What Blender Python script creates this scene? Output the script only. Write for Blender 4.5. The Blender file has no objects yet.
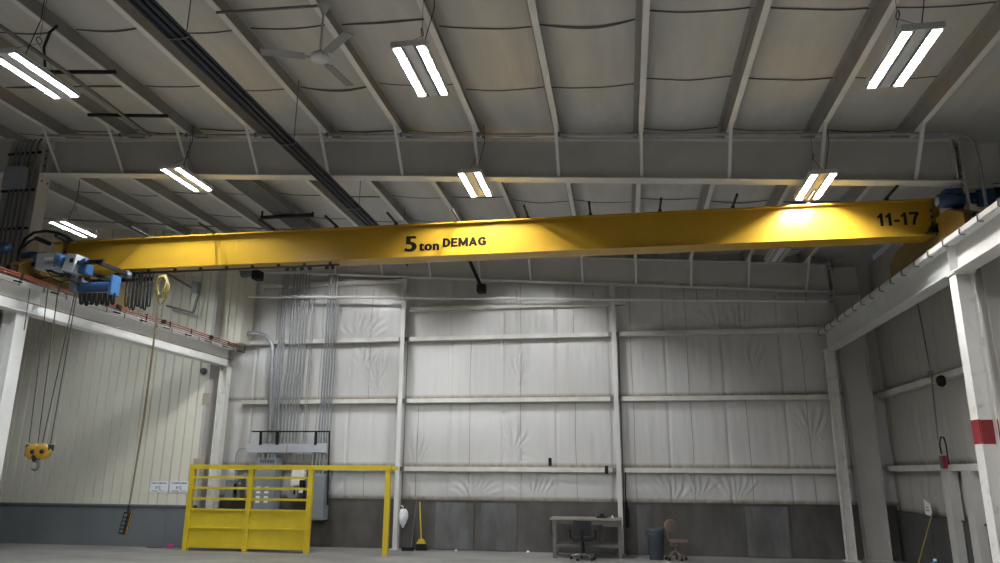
import bpy, bmesh, math, random
from mathutils import Vector, Matrix, noise
random.seed(7)
SC = bpy.context.scene
COL = SC.collection

# ------------------------------------------------------------------ camera
F_PX, YAW, PITCH, ROLL, HC = 729.4, 0.1672, 0.25495, 0.00665, 2.1
fw = Vector((-math.sin(YAW) * math.cos(PITCH), math.cos(YAW) * math.cos(PITCH), math.sin(PITCH)))
r0 = Vector((math.cos(YAW), math.sin(YAW), 0))
u0 = r0.cross(fw)
rt = math.cos(ROLL) * r0 + math.sin(ROLL) * u0
up = -math.sin(ROLL) * r0 + math.cos(ROLL) * u0
CAM = Vector((0, 0, HC))
cd = bpy.data.cameras.new('camera')
cam = bpy.data.objects.new('camera', cd)
COL.objects.link(cam)
cam.matrix_world = Matrix(((rt.x, up.x, -fw.x, 0), (rt.y, up.y, -fw.y, 0), (rt.z, up.z, -fw.z, HC), (0, 0, 0, 1)))
cd.sensor_width = 36
cd.lens = 36 * F_PX / 1000
cd.clip_end = 200
SC.camera = cam


def ray(px, py):
    return rt * ((px - 500) / F_PX) + up * (-(py - 281.5) / F_PX) + fw


def aty(px, py, Y):
    d = ray(px, py)
    return CAM + d * (Y / d.y)


def atx(px, py, X):
    d = ray(px, py)
    return CAM + d * (X / d.x)


def atz(px, py, Z):
    d = ray(px, py)
    return CAM + d * ((Z - HC) / d.z)


# ------------------------------------------------------------------ mesh builder
class MB:
    def __init__(s):
        s.v, s.f, s.sm = [], [], []

    def add(s, vs, fs, smooth=False):
        o = len(s.v)
        s.v += [tuple(v) for v in vs]
        s.f += [tuple(i + o for i in f) for f in fs]
        s.sm += [smooth] * len(fs)
        return s

    def box(s, a, b):
        x0, y0, z0 = a
        x1, y1, z1 = b
        return s.add([(x0, y0, z0), (x1, y0, z0), (x1, y1, z0), (x0, y1, z0), (x0, y0, z1), (x1, y0, z1), (x1, y1, z1), (x0, y1, z1)],
                     [(0, 3, 2, 1), (4, 5, 6, 7), (0, 1, 5, 4), (1, 2, 6, 5), (2, 3, 7, 6), (3, 0, 4, 7)])

    def cbox(s, c, d):
        return s.box([c[i] - d[i] / 2 for i in range(3)], [c[i] + d[i] / 2 for i in range(3)])

    def bevbox(s, a, b, r=0.015):
        bm = bmesh.new()
        bmesh.ops.create_cube(bm, size=1)
        for v in bm.verts:
            v.co = Vector([a[i] + (v.co[i] + .5) * (b[i] - a[i]) for i in range(3)])
        bmesh.ops.bevel(bm, geom=bm.edges[:], offset=r, segments=2, affect='EDGES', profile=.6)
        bm.verts.index_update()
        s.add([v.co for v in bm.verts], [[v.index for v in f.verts] for f in bm.faces])
        bm.free()
        return s

    def extrude(s, sec, p0, p1, u, v):
        """polygon section sec [(a,b)] along p0->p1 in the frame u, v"""
        p0, p1, u, v = Vector(p0), Vector(p1), Vector(u).normalized(), Vector(v).normalized()
        n = len(sec)
        ar = sum(sec[i][0] * sec[(i + 1) % n][1] - sec[(i + 1) % n][0] * sec[i][1] for i in range(n))
        if (u.cross(v)).dot(p1 - p0) * ar < 0:
            sec = sec[::-1]
        vs = [p0 + u * a + v * b for a, b in sec] + [p1 + u * a + v * b for a, b in sec]
        fs = [(i, (i + 1) % n, n + (i + 1) % n, n + i) for i in range(n)] + [tuple(range(n - 1, -1, -1)), tuple(range(n, 2 * n))]
        return s.add(vs, fs)

    def bar(s, p0, p1, w, h, hint=(0, 0, 1)):
        d = (Vector(p1) - Vector(p0)).normalized()
        u = d.cross(Vector(hint))
        if u.length < 1e-3:
            u = d.cross(Vector((0, 1, 0)))
        u.normalize()
        v = u.cross(d)
        return s.extrude([(-w / 2, -h / 2), (w / 2, -h / 2), (w / 2, h / 2), (-w / 2, h / 2)], p0, p1, u, v)

    def tube(s, pts, r, n=8, closed=False):
        pts = [Vector(p) for p in pts]
        m = len(pts)
        rs = r if isinstance(r, (list, tuple)) else [r] * m
        ref = None
        vs = []
        for i, p in enumerate(pts):
            if closed:
                d = pts[(i + 1) % m] - pts[i - 1]
            else:
                d = pts[min(i + 1, m - 1)] - pts[max(i - 1, 0)]
            d.normalize()
            if ref is None:
                ref = d.orthogonal().normalized()
            ref = (ref - d * ref.dot(d))
            if ref.length < 1e-4:
                ref = d.orthogonal()
            ref.normalize()
            b = d.cross(ref)
            for k in range(n):
                a = 2 * math.pi * k / n
                vs.append(p + (ref * math.cos(a) + b * math.sin(a)) * rs[i])
        fs = []
        for i in range(m if closed else m - 1):
            j = (i + 1) % m
            for k in range(n):
                fs.append((i * n + k, i * n + (k + 1) % n, j * n + (k + 1) % n, j * n + k))
        s.add(vs, fs, True)
        if not closed:
            s.add(vs[:n], [tuple(range(n - 1, -1, -1))])
            s.add(vs[-n:], [tuple(range(n))])
        return s

    def cyl(s, p0, p1, r, n=16, r2=None):
        return s.tube([p0, p1], [r, r if r2 is None else r2], n)

    def lathe(s, prof, c, axis=(0, 0, 1), n=24):
        ax = Vector(axis).normalized()
        u = ax.orthogonal().normalized()
        w = ax.cross(u)
        c = Vector(c)
        vs = []
        for r, h in prof:
            for k in range(n):
                a = 2 * math.pi * k / n
                vs.append(c + ax * h + (u * math.cos(a) + w * math.sin(a)) * max(r, 1e-4))
        fs = []
        for i in range(len(prof) - 1):
            for k in range(n):
                fs.append((i * n + k, i * n + (k + 1) % n, (i + 1) * n + (k + 1) % n, (i + 1) * n + k))
        return s.add(vs, fs, True)

    def grid(s, fn, us, vs_, smooth=True):
        V = [fn(a, b) for b in vs_ for a in us]
        nu = len(us)
        fs = [(j * nu + i, j * nu + i + 1, (j + 1) * nu + i + 1, (j + 1) * nu + i) for j in range(len(vs_) - 1) for i in range(nu - 1)]
        return s.add(V, fs, smooth)

    def build(s, name, mat, parent=None):
        off = Vector((0, 0, 0))
        p = parent
        while p is not None:
            off += p.location
            p = p.parent
        me = bpy.data.meshes.new(name)
        me.from_pydata([Vector(v) - off for v in s.v], [], s.f)
        me.polygons.foreach_set('use_smooth', s.sm)
        me.update()
        me.materials.append(mat)
        o = bpy.data.objects.new(name, me)
        COL.objects.link(o)
        if parent is not None:
            o.parent = parent
        return o


def tag(o, label, cat, group=None):
    o['label'] = label
    o['category'] = cat
    if group:
        o['group'] = group
    return o


def thing(name, label, cat, loc, group=None):
    o = bpy.data.objects.new(name, None)
    o.empty_display_size = .1
    COL.objects.link(o)
    o.location = loc
    return tag(o, label, cat, group)


def struct(name, mb, mat):
    o = mb.build(name, mat)
    o['kind'] = 'structure'
    return o


def isec(d, w, tf, tw):
    """I section: depth along b, width along a"""
    return [(-w / 2, -d / 2), (w / 2, -d / 2), (w / 2, -d / 2 + tf), (tw / 2, -d / 2 + tf), (tw / 2, d / 2 - tf), (w / 2, d / 2 - tf),
            (w / 2, d / 2), (-w / 2, d / 2), (-w / 2, d / 2 - tf), (-tw / 2, d / 2 - tf), (-tw / 2, -d / 2 + tf), (-w / 2, -d / 2 + tf)]


def text_mesh(name, s, size, mat, parent, origin, xs=1.0, bold=.0, depth=.003):
    """lettering that stands on a face looking towards -y, lower left corner at origin; bold = stroke weight added sideways"""
    off = Vector((0, 0, 0))
    p = parent
    while p is not None:
        off += p.location
        p = p.parent
    V, Fc = [], []
    if s == '11-17':                     # heavy grotesque figures, drawn as outlines on a unit cap height
        one = [(.17, 0), (.39, 0), (.39, 1), (.22, 1), (.12, .86), (0, .78), (0, .60), (.17, .68)]
        sev = [(.16, 0), (.37, 0), (.42, .32), (.52, .55), (.68, .82), (.68, 1), (0, 1), (0, .80), (.43, .80), (.28, .55), (.20, .30)]
        dash = [(0, .28), (.38, .28), (.38, .46), (0, .46)]
        x = 0
        for g, adv in ((one, .58), (one, .56), (dash, .50), (one, .58), (sev, .7)):
            n = len(g)
            o = len(V)
            V += [Vector(((x + a) * size * xs * .72, -depth, b * size * .72)) for a, b in g] + [Vector(((x + a) * size * xs * .72, 0, b * size * .72)) for a, b in g]
            Fc.append(tuple(range(o, o + n)))
            Fc += [(o + (i + 1) % n, o + i, o + n + i, o + n + (i + 1) % n) for i in range(n)]
            x += adv
    elif s == 'DEMAG' and size > .2:     # heavy capitals drawn as strokes on a unit cap height
        G = {'D': (.86, [[(.12, 0), (.12, 1)], [(.12, .88), (.38, .88), (.58, .77), (.68, .5), (.58, .23), (.38, .12), (.12, .12)]]),
             'E': (.78, [[(.12, 0), (.12, 1)], [(.12, .88), (.68, .88)], [(.12, .5), (.62, .5)], [(.12, .12), (.70, .12)]]),
             'M': (1.08, [[(.12, 0), (.12, 1)], [(.88, 0), (.88, 1)], [(.14, .92), (.5, .18), (.86, .92)]]),
             'A': (.96, [[(.11, 0), (.44, .92), (.77, 0)], [(.26, .30), (.62, .30)]]),
             'G': (.9, [[(.72, .68), (.60, .83), (.42, .88), (.22, .78), (.12, .5), (.22, .22), (.42, .12), (.60, .16), (.71, .26), (.71, .46), (.46, .46)]])}
        h = size * .72
        x = 0
        lay = 0
        for ch in s:
            adv, strokes = G[ch]
            for pl in strokes:
                for (a0, b0), (a1, b1) in zip(pl[:-1], pl[1:]):
                    d = Vector((a1 - a0, b1 - b0))
                    L = d.length
                    d /= L
                    nrm = Vector((-d.y, d.x))
                    w = .115 if abs(d.y) < .5 else .14
                    e0 = .06 if (a0, b0) != pl[0] else 0
                    e1 = .06 if (a1, b1) != pl[-1] else 0
                    q = [Vector((a0, b0)) - d * e0 - nrm * w, Vector((a1, b1)) + d * e1 - nrm * w, Vector((a1, b1)) + d * e1 + nrm * w, Vector((a0, b0)) - d * e0 + nrm * w]
                    q = [(x + c.x, min(1, max(0, c.y))) for c in q]
                    o = len(V)
                    lay += 1
                    V += [Vector((a * h * xs, -depth - .0001 * lay, b * h)) for a, b in q] + [Vector((a * h * xs, 0, b * h)) for a, b in q]
                    Fc += [tuple(range(o, o + 4))] + [(o + (i + 1) % 4, o + i, o + 4 + i, o + 4 + (i + 1) % 4) for i in range(4)]
            x += adv
    else:
        cu = bpy.data.curves.new(name, 'FONT')
        cu.body = s
        cu.size = size
        cu.extrude = depth
        cu.space_character = 1.0 + bold * 2.4
        cu.resolution_u = 4
        t = bpy.data.objects.new(name, cu)
        COL.objects.link(t)
        dg = bpy.context.evaluated_depsgraph_get()
        me = bpy.data.meshes.new_from_object(t.evaluated_get(dg))
        bpy.data.objects.remove(t)
        src = [v.co.copy() for v in me.vertices]
        fcs = [tuple(f.vertices) for f in me.polygons]
        k = bold * size
        for j, (dx, dz) in enumerate(((-k, 0), (-k / 2, k * .4), (0, 0), (k / 2, -k * .2), (k, 0), (0, k * .5)) if bold else ((0, 0),)):
            o = len(V)
            V += [Vector(((c.x + dx) * xs + k, -c.z - depth - .0002 * j, c.y + dz)) for c in src]
            Fc += [tuple(i + o for i in f) for f in fcs]
    me = bpy.data.meshes.new(name)
    me.from_pydata([v + Vector(origin) - off for v in V], [], Fc)
    me.materials.append(mat)
    o = bpy.data.objects.new(name, me)
    COL.objects.link(o)
    o.parent = parent
    return o


# ------------------------------------------------------------------ materials
def mat(name, col, rough=.6, metal=0, var=.0, vscale=3.0, bump=0, bscale=20, stretch=(1, 1, 1), col2=None, emit=None, spec=.5, lo=.35, hi=.7):
    m = bpy.data.materials.new(name)
    m.use_nodes = True
    nt = m.node_tree
    b = nt.nodes['Principled BSDF']
    b.inputs['Base Color'].default_value = (*col, 1)
    b.inputs['Roughness'].default_value = rough
    b.inputs['Metallic'].default_value = metal
    b.inputs['Specular IOR Level'].default_value = spec
    if emit:
        b.inputs['Emission Color'].default_value = (*emit[0], 1)
        b.inputs['Emission Strength'].default_value = emit[1]
    geo = nt.nodes.new('ShaderNodeNewGeometry')
    mp = nt.nodes.new('ShaderNodeMapping')
    mp.inputs['Scale'].default_value = stretch
    nt.links.new(geo.outputs['Position'], mp.inputs['Vector'])
    if var or col2:
        n = nt.nodes.new('ShaderNodeTexNoise')
        n.inputs['Scale'].default_value = vscale
        n.inputs['Detail'].default_value = 6
        n.inputs['Roughness'].default_value = .6
        nt.links.new(mp.outputs[0], n.inputs['Vector'])
        r = nt.nodes.new('ShaderNodeValToRGB')
        c2 = col2 or tuple(c * (1 - var) for c in col)
        r.color_ramp.elements[0].position = lo
        r.color_ramp.elements[1].position = hi
        r.color_ramp.elements[0].color = (*c2, 1)
        r.color_ramp.elements[1].color = (*col, 1)
        nt.links.new(n.outputs[0], r.inputs[0])
        nt.links.new(r.outputs[0], b.inputs['Base Color'])
    if bump:
        n2 = nt.nodes.new('ShaderNodeTexNoise')
        n2.inputs['Scale'].default_value = bscale
        n2.inputs['Detail'].default_value = 4
        nt.links.new(mp.outputs[0], n2.inputs['Vector'])
        bp = nt.nodes.new('ShaderNodeBump')
        bp.inputs['Strength'].default_value = bump
        bp.inputs['Distance'].default_value = .02
        nt.links.new(n2.outputs[0], bp.inputs['Height'])
        nt.links.new(bp.outputs[0], b.inputs['Normal'])
    return m


def stain_mat(name, col, stain, zs, axis_noise=(3, 3, 1.2), width=.12, rough=.5, bump=.25, bscale=7, amount=.8, streak=.25):
    """vinyl facing with brown dirt that has gathered at the heights zs (tops of girts) and run down in streaks"""
    m = mat(name, col, rough, bump=bump, bscale=bscale, stretch=(1, 1, .35))
    nt = m.node_tree
    b = nt.nodes['Principled BSDF']
    geo = nt.nodes.new('ShaderNodeNewGeometry')
    sep = nt.nodes.new('ShaderNodeSeparateXYZ')
    nt.links.new(geo.outputs['Position'], sep.inputs[0])
    mp = nt.nodes.new('ShaderNodeMapping')
    mp.inputs['Scale'].default_value = axis_noise
    nt.links.new(geo.outputs['Position'], mp.inputs[0])
    n = nt.nodes.new('ShaderNodeTexNoise')
    n.inputs['Scale'].default_value = 2.2
    n.inputs['Detail'].default_value = 7
    n.inputs['Roughness'].default_value = .65
    nt.links.new(mp.outputs[0], n.inputs['Vector'])
    acc = None

    def mth(op, a, c, clamp=False):
        q = nt.nodes.new('ShaderNodeMath')
        q.operation = op
        q.use_clamp = clamp
        for i, x in enumerate((a, c)):
            if isinstance(x, (int, float)):
                q.inputs[i].default_value = x
            else:
                nt.links.new(x, q.inputs[i])
        return q.outputs[0]
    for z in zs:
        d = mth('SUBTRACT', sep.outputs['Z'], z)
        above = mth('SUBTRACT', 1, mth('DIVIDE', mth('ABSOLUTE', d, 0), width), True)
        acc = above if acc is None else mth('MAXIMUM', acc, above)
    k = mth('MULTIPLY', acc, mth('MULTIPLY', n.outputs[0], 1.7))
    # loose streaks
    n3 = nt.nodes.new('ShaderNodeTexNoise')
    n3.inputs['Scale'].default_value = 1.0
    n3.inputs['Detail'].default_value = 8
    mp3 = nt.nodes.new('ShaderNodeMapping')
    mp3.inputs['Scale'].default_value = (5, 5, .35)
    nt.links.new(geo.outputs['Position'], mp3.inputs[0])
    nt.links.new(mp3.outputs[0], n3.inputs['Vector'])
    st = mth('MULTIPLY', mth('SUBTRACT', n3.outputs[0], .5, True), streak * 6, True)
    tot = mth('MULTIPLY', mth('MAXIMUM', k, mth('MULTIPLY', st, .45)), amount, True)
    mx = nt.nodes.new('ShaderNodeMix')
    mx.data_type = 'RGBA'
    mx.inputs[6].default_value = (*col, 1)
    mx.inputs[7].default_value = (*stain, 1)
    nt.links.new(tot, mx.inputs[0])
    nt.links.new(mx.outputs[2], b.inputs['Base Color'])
    return m


M = {}
M['roof'] = mat('roof_vinyl', (.55, .54, .515), .40, var=.14, vscale=1.2, bump=.35, bscale=5, stretch=(2.5, .5, 1))
M['wallv'] = stain_mat('wall_vinyl', (.56, .557, .545), (.24, .19, .13), (1.35, 2.26, 4.18), width=.10, rough=.32, amount=1.0, streak=.24)
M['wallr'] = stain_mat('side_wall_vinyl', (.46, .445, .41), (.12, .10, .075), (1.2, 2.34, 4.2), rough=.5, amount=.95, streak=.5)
M['steel'] = mat('painted_steel', (.64, .635, .61), .5, var=.10, vscale=2.5)
M['steel_dull'] = mat('grey_primer_steel', (.52, .505, .475), .55, var=.12, vscale=1.5)
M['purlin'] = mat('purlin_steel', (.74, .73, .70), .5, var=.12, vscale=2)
M['purlin_web_shade'] = mat('shaded_purlin_steel', (.33, .315, .29), .5, var=.2, vscale=2)  # same steel as the flange; the web's shade is put into the colour
M['seam'] = mat('seam_tape', (.07, .066, .06), .6)
M['girt'] = mat('girt_steel', (.68, .67, .645), .5, var=.22, vscale=3, col2=(.55, .53, .48))
M['white'] = mat('white_paint', (.82, .82, .80), .45, var=.08, vscale=3)
M['worn_white'] = mat('worn_white_paint', (.70, .69, .65), .5, vscale=5, col2=(.52, .50, .46), lo=.30, hi=.46)
M['red'] = mat('red_paint', (.27, .018, .024), .5, var=.25, vscale=8)
M['cream'] = mat('cream_panel', (.74, .71, .60), .5, var=.10, vscale=1.0, stretch=(1, 1, .4))
M['far'] = mat('far_wall_panel', (.28, .27, .25), .6, var=.1, vscale=1)
M['grey_base'] = mat('grey_base_panel', (.17, .185, .195), .5, var=.12, vscale=1.2)
M['wains'] = mat('dirty_wainscot', (.092, .086, .078), .55, vscale=1.1, col2=(.05, .046, .041), stretch=(1.6, 1.6, .6), bump=.1, bscale=4, lo=.36, hi=.62)
M['wains2'] = mat('cleaner_wainscot_sheet', (.14, .142, .142), .5, vscale=1.4, col2=(.075, .074, .071), stretch=(1.6, 1.6, .5), lo=.36, hi=.62)
M['wainsr'] = mat('dark_wainscot', (.085, .086, .083), .6, vscale=1.1, col2=(.045, .045, .043))
M['concrete'] = mat('concrete', (.30, .29, .27), .6, vscale=.9, col2=(.19, .184, .172), bump=.08, bscale=12, stretch=(.6, 1, 1))
M['crane'] = mat('crane_yellow', (.40, .236, .022), .27, var=.06, vscale=1.5, bump=.02, bscale=3, spec=.16)
M['crane_dark'] = mat('crane_yellow_dull', (.22, .13, .022), .45, var=.25, vscale=4)
M['safety'] = mat('safety_yellow', (.66, .50, .025), .42, var=.12, vscale=4)
M['hook'] = mat('hook_yellow', (.42, .24, .02), .4, var=.25, vscale=9)
M['black'] = mat('black_paint', (.014, .014, .014), .5, spec=.25)
M['rubber'] = mat('black_rubber', (.014, .014, .015), .6, spec=.2)
M['letter'] = mat('black_vinyl_letter', (.008, .007, .006), .8, spec=.05)
M['blue'] = mat('machine_blue', (.018, .062, .155), .4, var=.2, vscale=8)
M['blue_light'] = mat('machine_light_blue', (.035, .12, .27), .4, var=.15, vscale=8)
M['boxgrey'] = mat('enclosure_grey', (.46, .49, .53), .4, var=.08, vscale=5)
M['elec'] = mat('electrical_grey', (.26, .29, .32), .42, var=.08, vscale=4)
M['elec_dark'] = mat('electrical_dark_grey', (.10, .11, .12), .5)
M['galv'] = mat('galvanised', (.36, .37, .385), .35, .35, var=.2, vscale=10)
M['dkgalv'] = mat('dull_galvanised', (.22, .22, .22), .45, .6, var=.2, vscale=10)
M['heater'] = mat('heater_tube', (.013, .017, .032), .5, 0, var=.3, vscale=4)
M['heater_in'] = mat('heater_reflector', (.10, .105, .12), .35, .8, var=.3, vscale=4)
M['orange'] = mat('orange_bar', (.27, .055, .025), .5)
M['rope'] = mat('steel_rope', (.09, .088, .085), .5, .5)
M['rope_y'] = mat('yellow_rope', (.34, .27, .07), .6, var=.3, vscale=30)
M['cord'] = mat('pendant_cord', (.19, .15, .08), .6)
M['chrome'] = mat('chrome', (.6, .6, .6), .25, .9)
M['fixture'] = mat('fixture_white', (.55, .55, .54), .4)
M['reflect'] = mat('fixture_reflector', (.42, .42, .42), .4)
M['lamp'] = mat('lit_tube', (.9, .9, .9), .3, emit=((.97, .985, 1.0), 300.0))
M['lamp_cool'] = mat('lit_tube_cool', (.9, .9, .9), .3, emit=((.86, .94, 1.0), 250.0))
M['lamp_dim'] = mat('lit_tube_dim', (.9, .9, .9), .3, emit=((.86, .94, 1.0), 300.0))
M['tube_off'] = mat('unlit_tube', (.82, .82, .80), .3)
M['wood'] = mat('bench_top_wood', (.29, .26, .215), .6, var=.35, vscale=6, stretch=(.4, 3, 3))
M['bench'] = mat('bench_steel', (.135, .13, .12), .55, var=.25, vscale=6)
M['fabric'] = mat('black_fabric', (.02, .02, .022), .8)
M['bin'] = mat('bin_plastic', (.055, .065, .08), .55, var=.2, vscale=5)
M['tan'] = mat('tan_vinyl', (.17, .125, .10), .6, var=.3, vscale=9)
M['bag'] = mat('white_plastic_bag', (.80, .81, .84), .35, bump=.6, bscale=25)
M['sign'] = mat('white_sign', (.80, .83, .88), .4)
M['ink'] = mat('sign_ink', (.10, .11, .15), .5)
M['paper'] = mat('white_paper', (.85, .86, .86), .6)
M['patch'] = mat('beige_patch', (.40, .35, .27), .5, var=.1)
M['pink'] = mat('pink_plastic', (.55, .06, .25), .5)
M['alarm'] = mat('alarm_red', (.22, .02, .025), .45)
M['jug'] = mat('blue_jug', (.06, .14, .30), .2)
M['fanw'] = mat('fan_grey', (.22, .22, .22), .45)

# ------------------------------------------------------------------ building lines
S = .072
ZR0 = 8.095


def zr(x):
    """top of rafters / underside of purlins"""
    return ZR0 - S * x


YN, YE, YW = 12.7, 20.6, 20.9          # near frame, end frame, back wall skin
XL, XRW = -26.0, 6.85
PX = [.47 + 1.512 * k for k in range(-10, 0)] + [.47 + 1.53 * k for k in range(4)]

# ------------------------------------------------------------------ setting
struct('floor', MB().box((XL, -14, -.15), (XRW + .15, 24, 0)), M['concrete'])

# roof blanket: sags between purlins, with drooping seams
xs = [XL, -22, -18] + [-14.83 + .1275 * i for i in range(int((6.85 + 14.83) / .1275) + 1)] + [XRW]
ys = [-14, -8, -3] + [0 + .15 * i for i in range(int(YW / .15) + 1)] + [YW + .3]


def roofz(x, y):
    t = ((x - .47) / (1.53 if x > .47 else 1.512)) % 1.0
    h = .325 - .055 * math.sin(math.pi * t)
    h += .03 * noise.noise(Vector((x * 1.3, y * .9, 3.1))) * math.sin(math.pi * t)
    return Vector((x, y, zr(x) + h))


rm = MB().grid(roofz, xs, ys)
sm = MB()
for k in range(len(PX) - 1):
    a, b = PX[k] + .02, PX[k + 1] - .02
    y = 5.6 + random.uniform(-.15, .15)
    while y < YW - .3:
        tw = random.uniform(-.10, .10)
        bow = random.choice((0, 0, 0, .05, .09)) * random.choice((-1, 1))
        lift = random.uniform(.008, .02)
        us = [a + (b - a) * i / 14 for i in range(15)]

        def tab(x, q, y=y, tw=tw, a=a, b=b, bow=bow, lift=lift):
            t = (x - a) / (b - a)
            yy = y + tw * (t - .5) + bow * math.sin(math.pi * t) + (q - .5) * (.022 + abs(bow) * .5 * math.sin(math.pi * t))
            return Vector((x, yy, roofz(x, yy).z - lift * (1.2 if q else .5)))
        sm.grid(tab, us, [0, 1])
        y += 1.83
struct('trim_5', sm, M['seam'])
# roof deck above the blanket
rm.add([(XL, -14, zr(XL) + .46), (XRW + .2, -14, zr(XRW + .2) + .46), (XRW + .2, 24, zr(XRW + .2) + .46), (XL, 24, zr(XL) + .46)], [(0, 1, 2, 3)])
struct('ceiling', rm, M['roof'])

# back wall: pillowed vinyl faced blanket between girts, with pleats gathered at the girts
GZ = [2.16, 4.08, 5.90]
ZB = [1.30] + GZ + [7.6, 9.4]
xs = [-12.3 + .03 * i for i in range(int((XRW + 12.3) / .03) + 1)]
zs = [0, .6] + [1.2 + .06 * i for i in range(int((9.4 - 1.2) / .06))]
PLEAT = [(-7.8, 6.3, .9, .6), (-7.6, 5.4, .5, .4), (-4.2, 1.75, 1, .45), (-2.6, 1.8, .8, .4), (1.1, 1.75, .8, .45), (1.9, 1.8, .7, .45), (2.9, 1.8, .8, .45), (4.9, 3.4, .5, .7),
         (3.6, 5.2, .3, .7), (2.7, 6.3, .9, .5), (-3.1, 3.0, .5, .9), (-8.6, 1.7, .6, .45), (-2.9, 5.0, .35, .8), (-5.9, 2.6, .35, .7), (3.3, 6.3, .7, .4), (-7.2, 5.0, .5, .7)]


def wally(x, z):
    d = 0
    for i in range(len(ZB) - 1):
        if ZB[i] <= z < ZB[i + 1]:
            t = (z - ZB[i]) / (ZB[i + 1] - ZB[i])
            d = .05 * math.sin(math.pi * t)
    d += .010 * noise.noise(Vector((x * 4, z * .7, 1.7)))
    d += .006 * noise.noise(Vector((x * 11, z * 1.1, 4.7)))
    t = ((x + .2 + .9) % 1.545) / 1.545            # vertical laps of the blanket
    d -= .03 * math.exp(-((t - .5) / .02) ** 2)
    for px, pz, rx, rz in PLEAT:
        e = ((x - px) / rx) ** 2 + ((z - pz) / rz) ** 2
        if e < 1:
            a = math.atan2(z - pz + .5, x - px)
            d += .034 * (1 - e) * math.sin(a * 22 + 7 * noise.noise(Vector((x * 1.2, z * 1.2, px))))
    return Vector((x, YW - d - .0, z))


wm = MB().grid(wally, xs, zs)
wm.box((-12.3, YW + .05, 0), (XRW + .15, YW + .2, 9.4))
struct('wall_back', wm, M['wallv'])
sm = MB()
for k in range(12):
    x = -10.47 + 1.545 * k - .2 + random.uniform(-.05, .05) + .1
    for i in range(len(ZB) - 2):
        z0, z1 = ZB[i] + .08, ZB[i + 1] - .08
        if random.random() < .2:
            continue
        sm.grid(lambda q, z, x=x: Vector((x + (q - .5) * .014 + .01 * math.sin(z * 2 + x), wally(x + (q - .5) * .014, z).y - .006, z)), [0, 1], [z0 + (z1 - z0) * j / 12 for j in range(13)])
struct('trim_6', sm, mat('wall_seam', (.20, .18, .155), .6))

# right wall
ysr = [-14, -6, 0, 6] + [9 + .08 * i for i in range(int((YW - 9) / .08) + 1)]
zsr = [0, 1.1] + [1.15 + .09 * i for i in range(int((7.75 - 1.15) / .09) + 1)]
ZBR = [1.15, 2.24, 4.10, 7.7]


def rwall(y, z):
    d = 0
    for i in range(3):
        if ZBR[i] <= z < ZBR[i + 1]:
            d = .05 * math.sin(math.pi * (z - ZBR[i]) / (ZBR[i + 1] - ZBR[i]))
    t = (y % 1.5) / 1.5
    d -= .03 * math.exp(-((t - .5) / .02) ** 2)
    d += .012 * noise.noise(Vector((y * 4, z * .8, 9)))
    return Vector((XRW - d, y, z))


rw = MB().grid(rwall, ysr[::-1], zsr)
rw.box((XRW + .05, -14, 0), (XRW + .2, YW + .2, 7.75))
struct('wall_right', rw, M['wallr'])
struct('wall_front', MB().box((XL, -14.2, 0), (XRW + .2, -14, 10.4)), M['far'])

# cream ribbed wall to the left of the crane bay, parallel to the back wall and a little nearer
YC = 19.8
XC = -12.0
cz = aty(100, 503.7, YC).z
sec = []
x = -26.0
pitch = .298
prof = []
while x < XC - .001:
    x2 = min(x + pitch, XC)
    prof += [(x, YC), (x2 - .045, YC), (x2 - .036, YC + .045), (x2 - .012, YC + .045), (x2 - .003, YC)]
    x = x2
prof += [(XC, YC)]
cm = MB()
n = len(prof)
cm.add([(a, b, cz) for a, b in prof] + [(a, b, 10.4) for a, b in prof], [(i, i + 1, n + i + 1, n + i) for i in range(n - 1)])
fl = MB().box((XC - .02, YC - .01, 0), (XC, YW - .12, 10.2))
fl.box((XC - .10, YC - .015, 0), (XC, YC + .0, 10.2))
struct('trim_7', fl, M['steel_dull'])
# the same sheets carry on over the runway up to the roof
prof = []
x = XC
while x < -11.42:
    x2 = x + .23
    prof += [(x, YC + .35), (x2 - .04, YC + .35), (x2 - .032, YC + .39), (x2 - .012, YC + .39), (x2 - .003, YC + .35)]
    x = x2
n = len(prof)
xe = prof[-1][0]
cm.add([(a, b, 5.85) for a, b in prof] + [(a, b, 9.6) for a, b in prof], [(i, i + 1, n + i + 1, n + i) for i in range(n - 1)])
cm.box((xe - .02, YC + .36, 5.85), (xe, YW - .12, 9.6))
cm.box((XC, YC + .36, 5.82), (xe, YW - .12, 5.86))
cm.box((-26, YC + .1, 0), (XC - .03, YC + .3, 10.4))
struct('wall_left', cm, M['cream'])
bb = MB().box((-26, YC - .06, 0), (XC, YC + .08, cz - .03))
bb.box((-26, YC - .10, cz - .05), (XC, YC + .06, cz))
for px in (6, 166):
    q = aty(px, 520, YC - .06).x
    bb.box((q - .012, YC - .068, .01), (q + .012, YC - .05, cz - .06))
struct('trim_1', bb, M['grey_base'])
struct('wall_side', MB().box((XL - .2, -14, 0), (XL, 24, 10.6)), M['far'])

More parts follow.
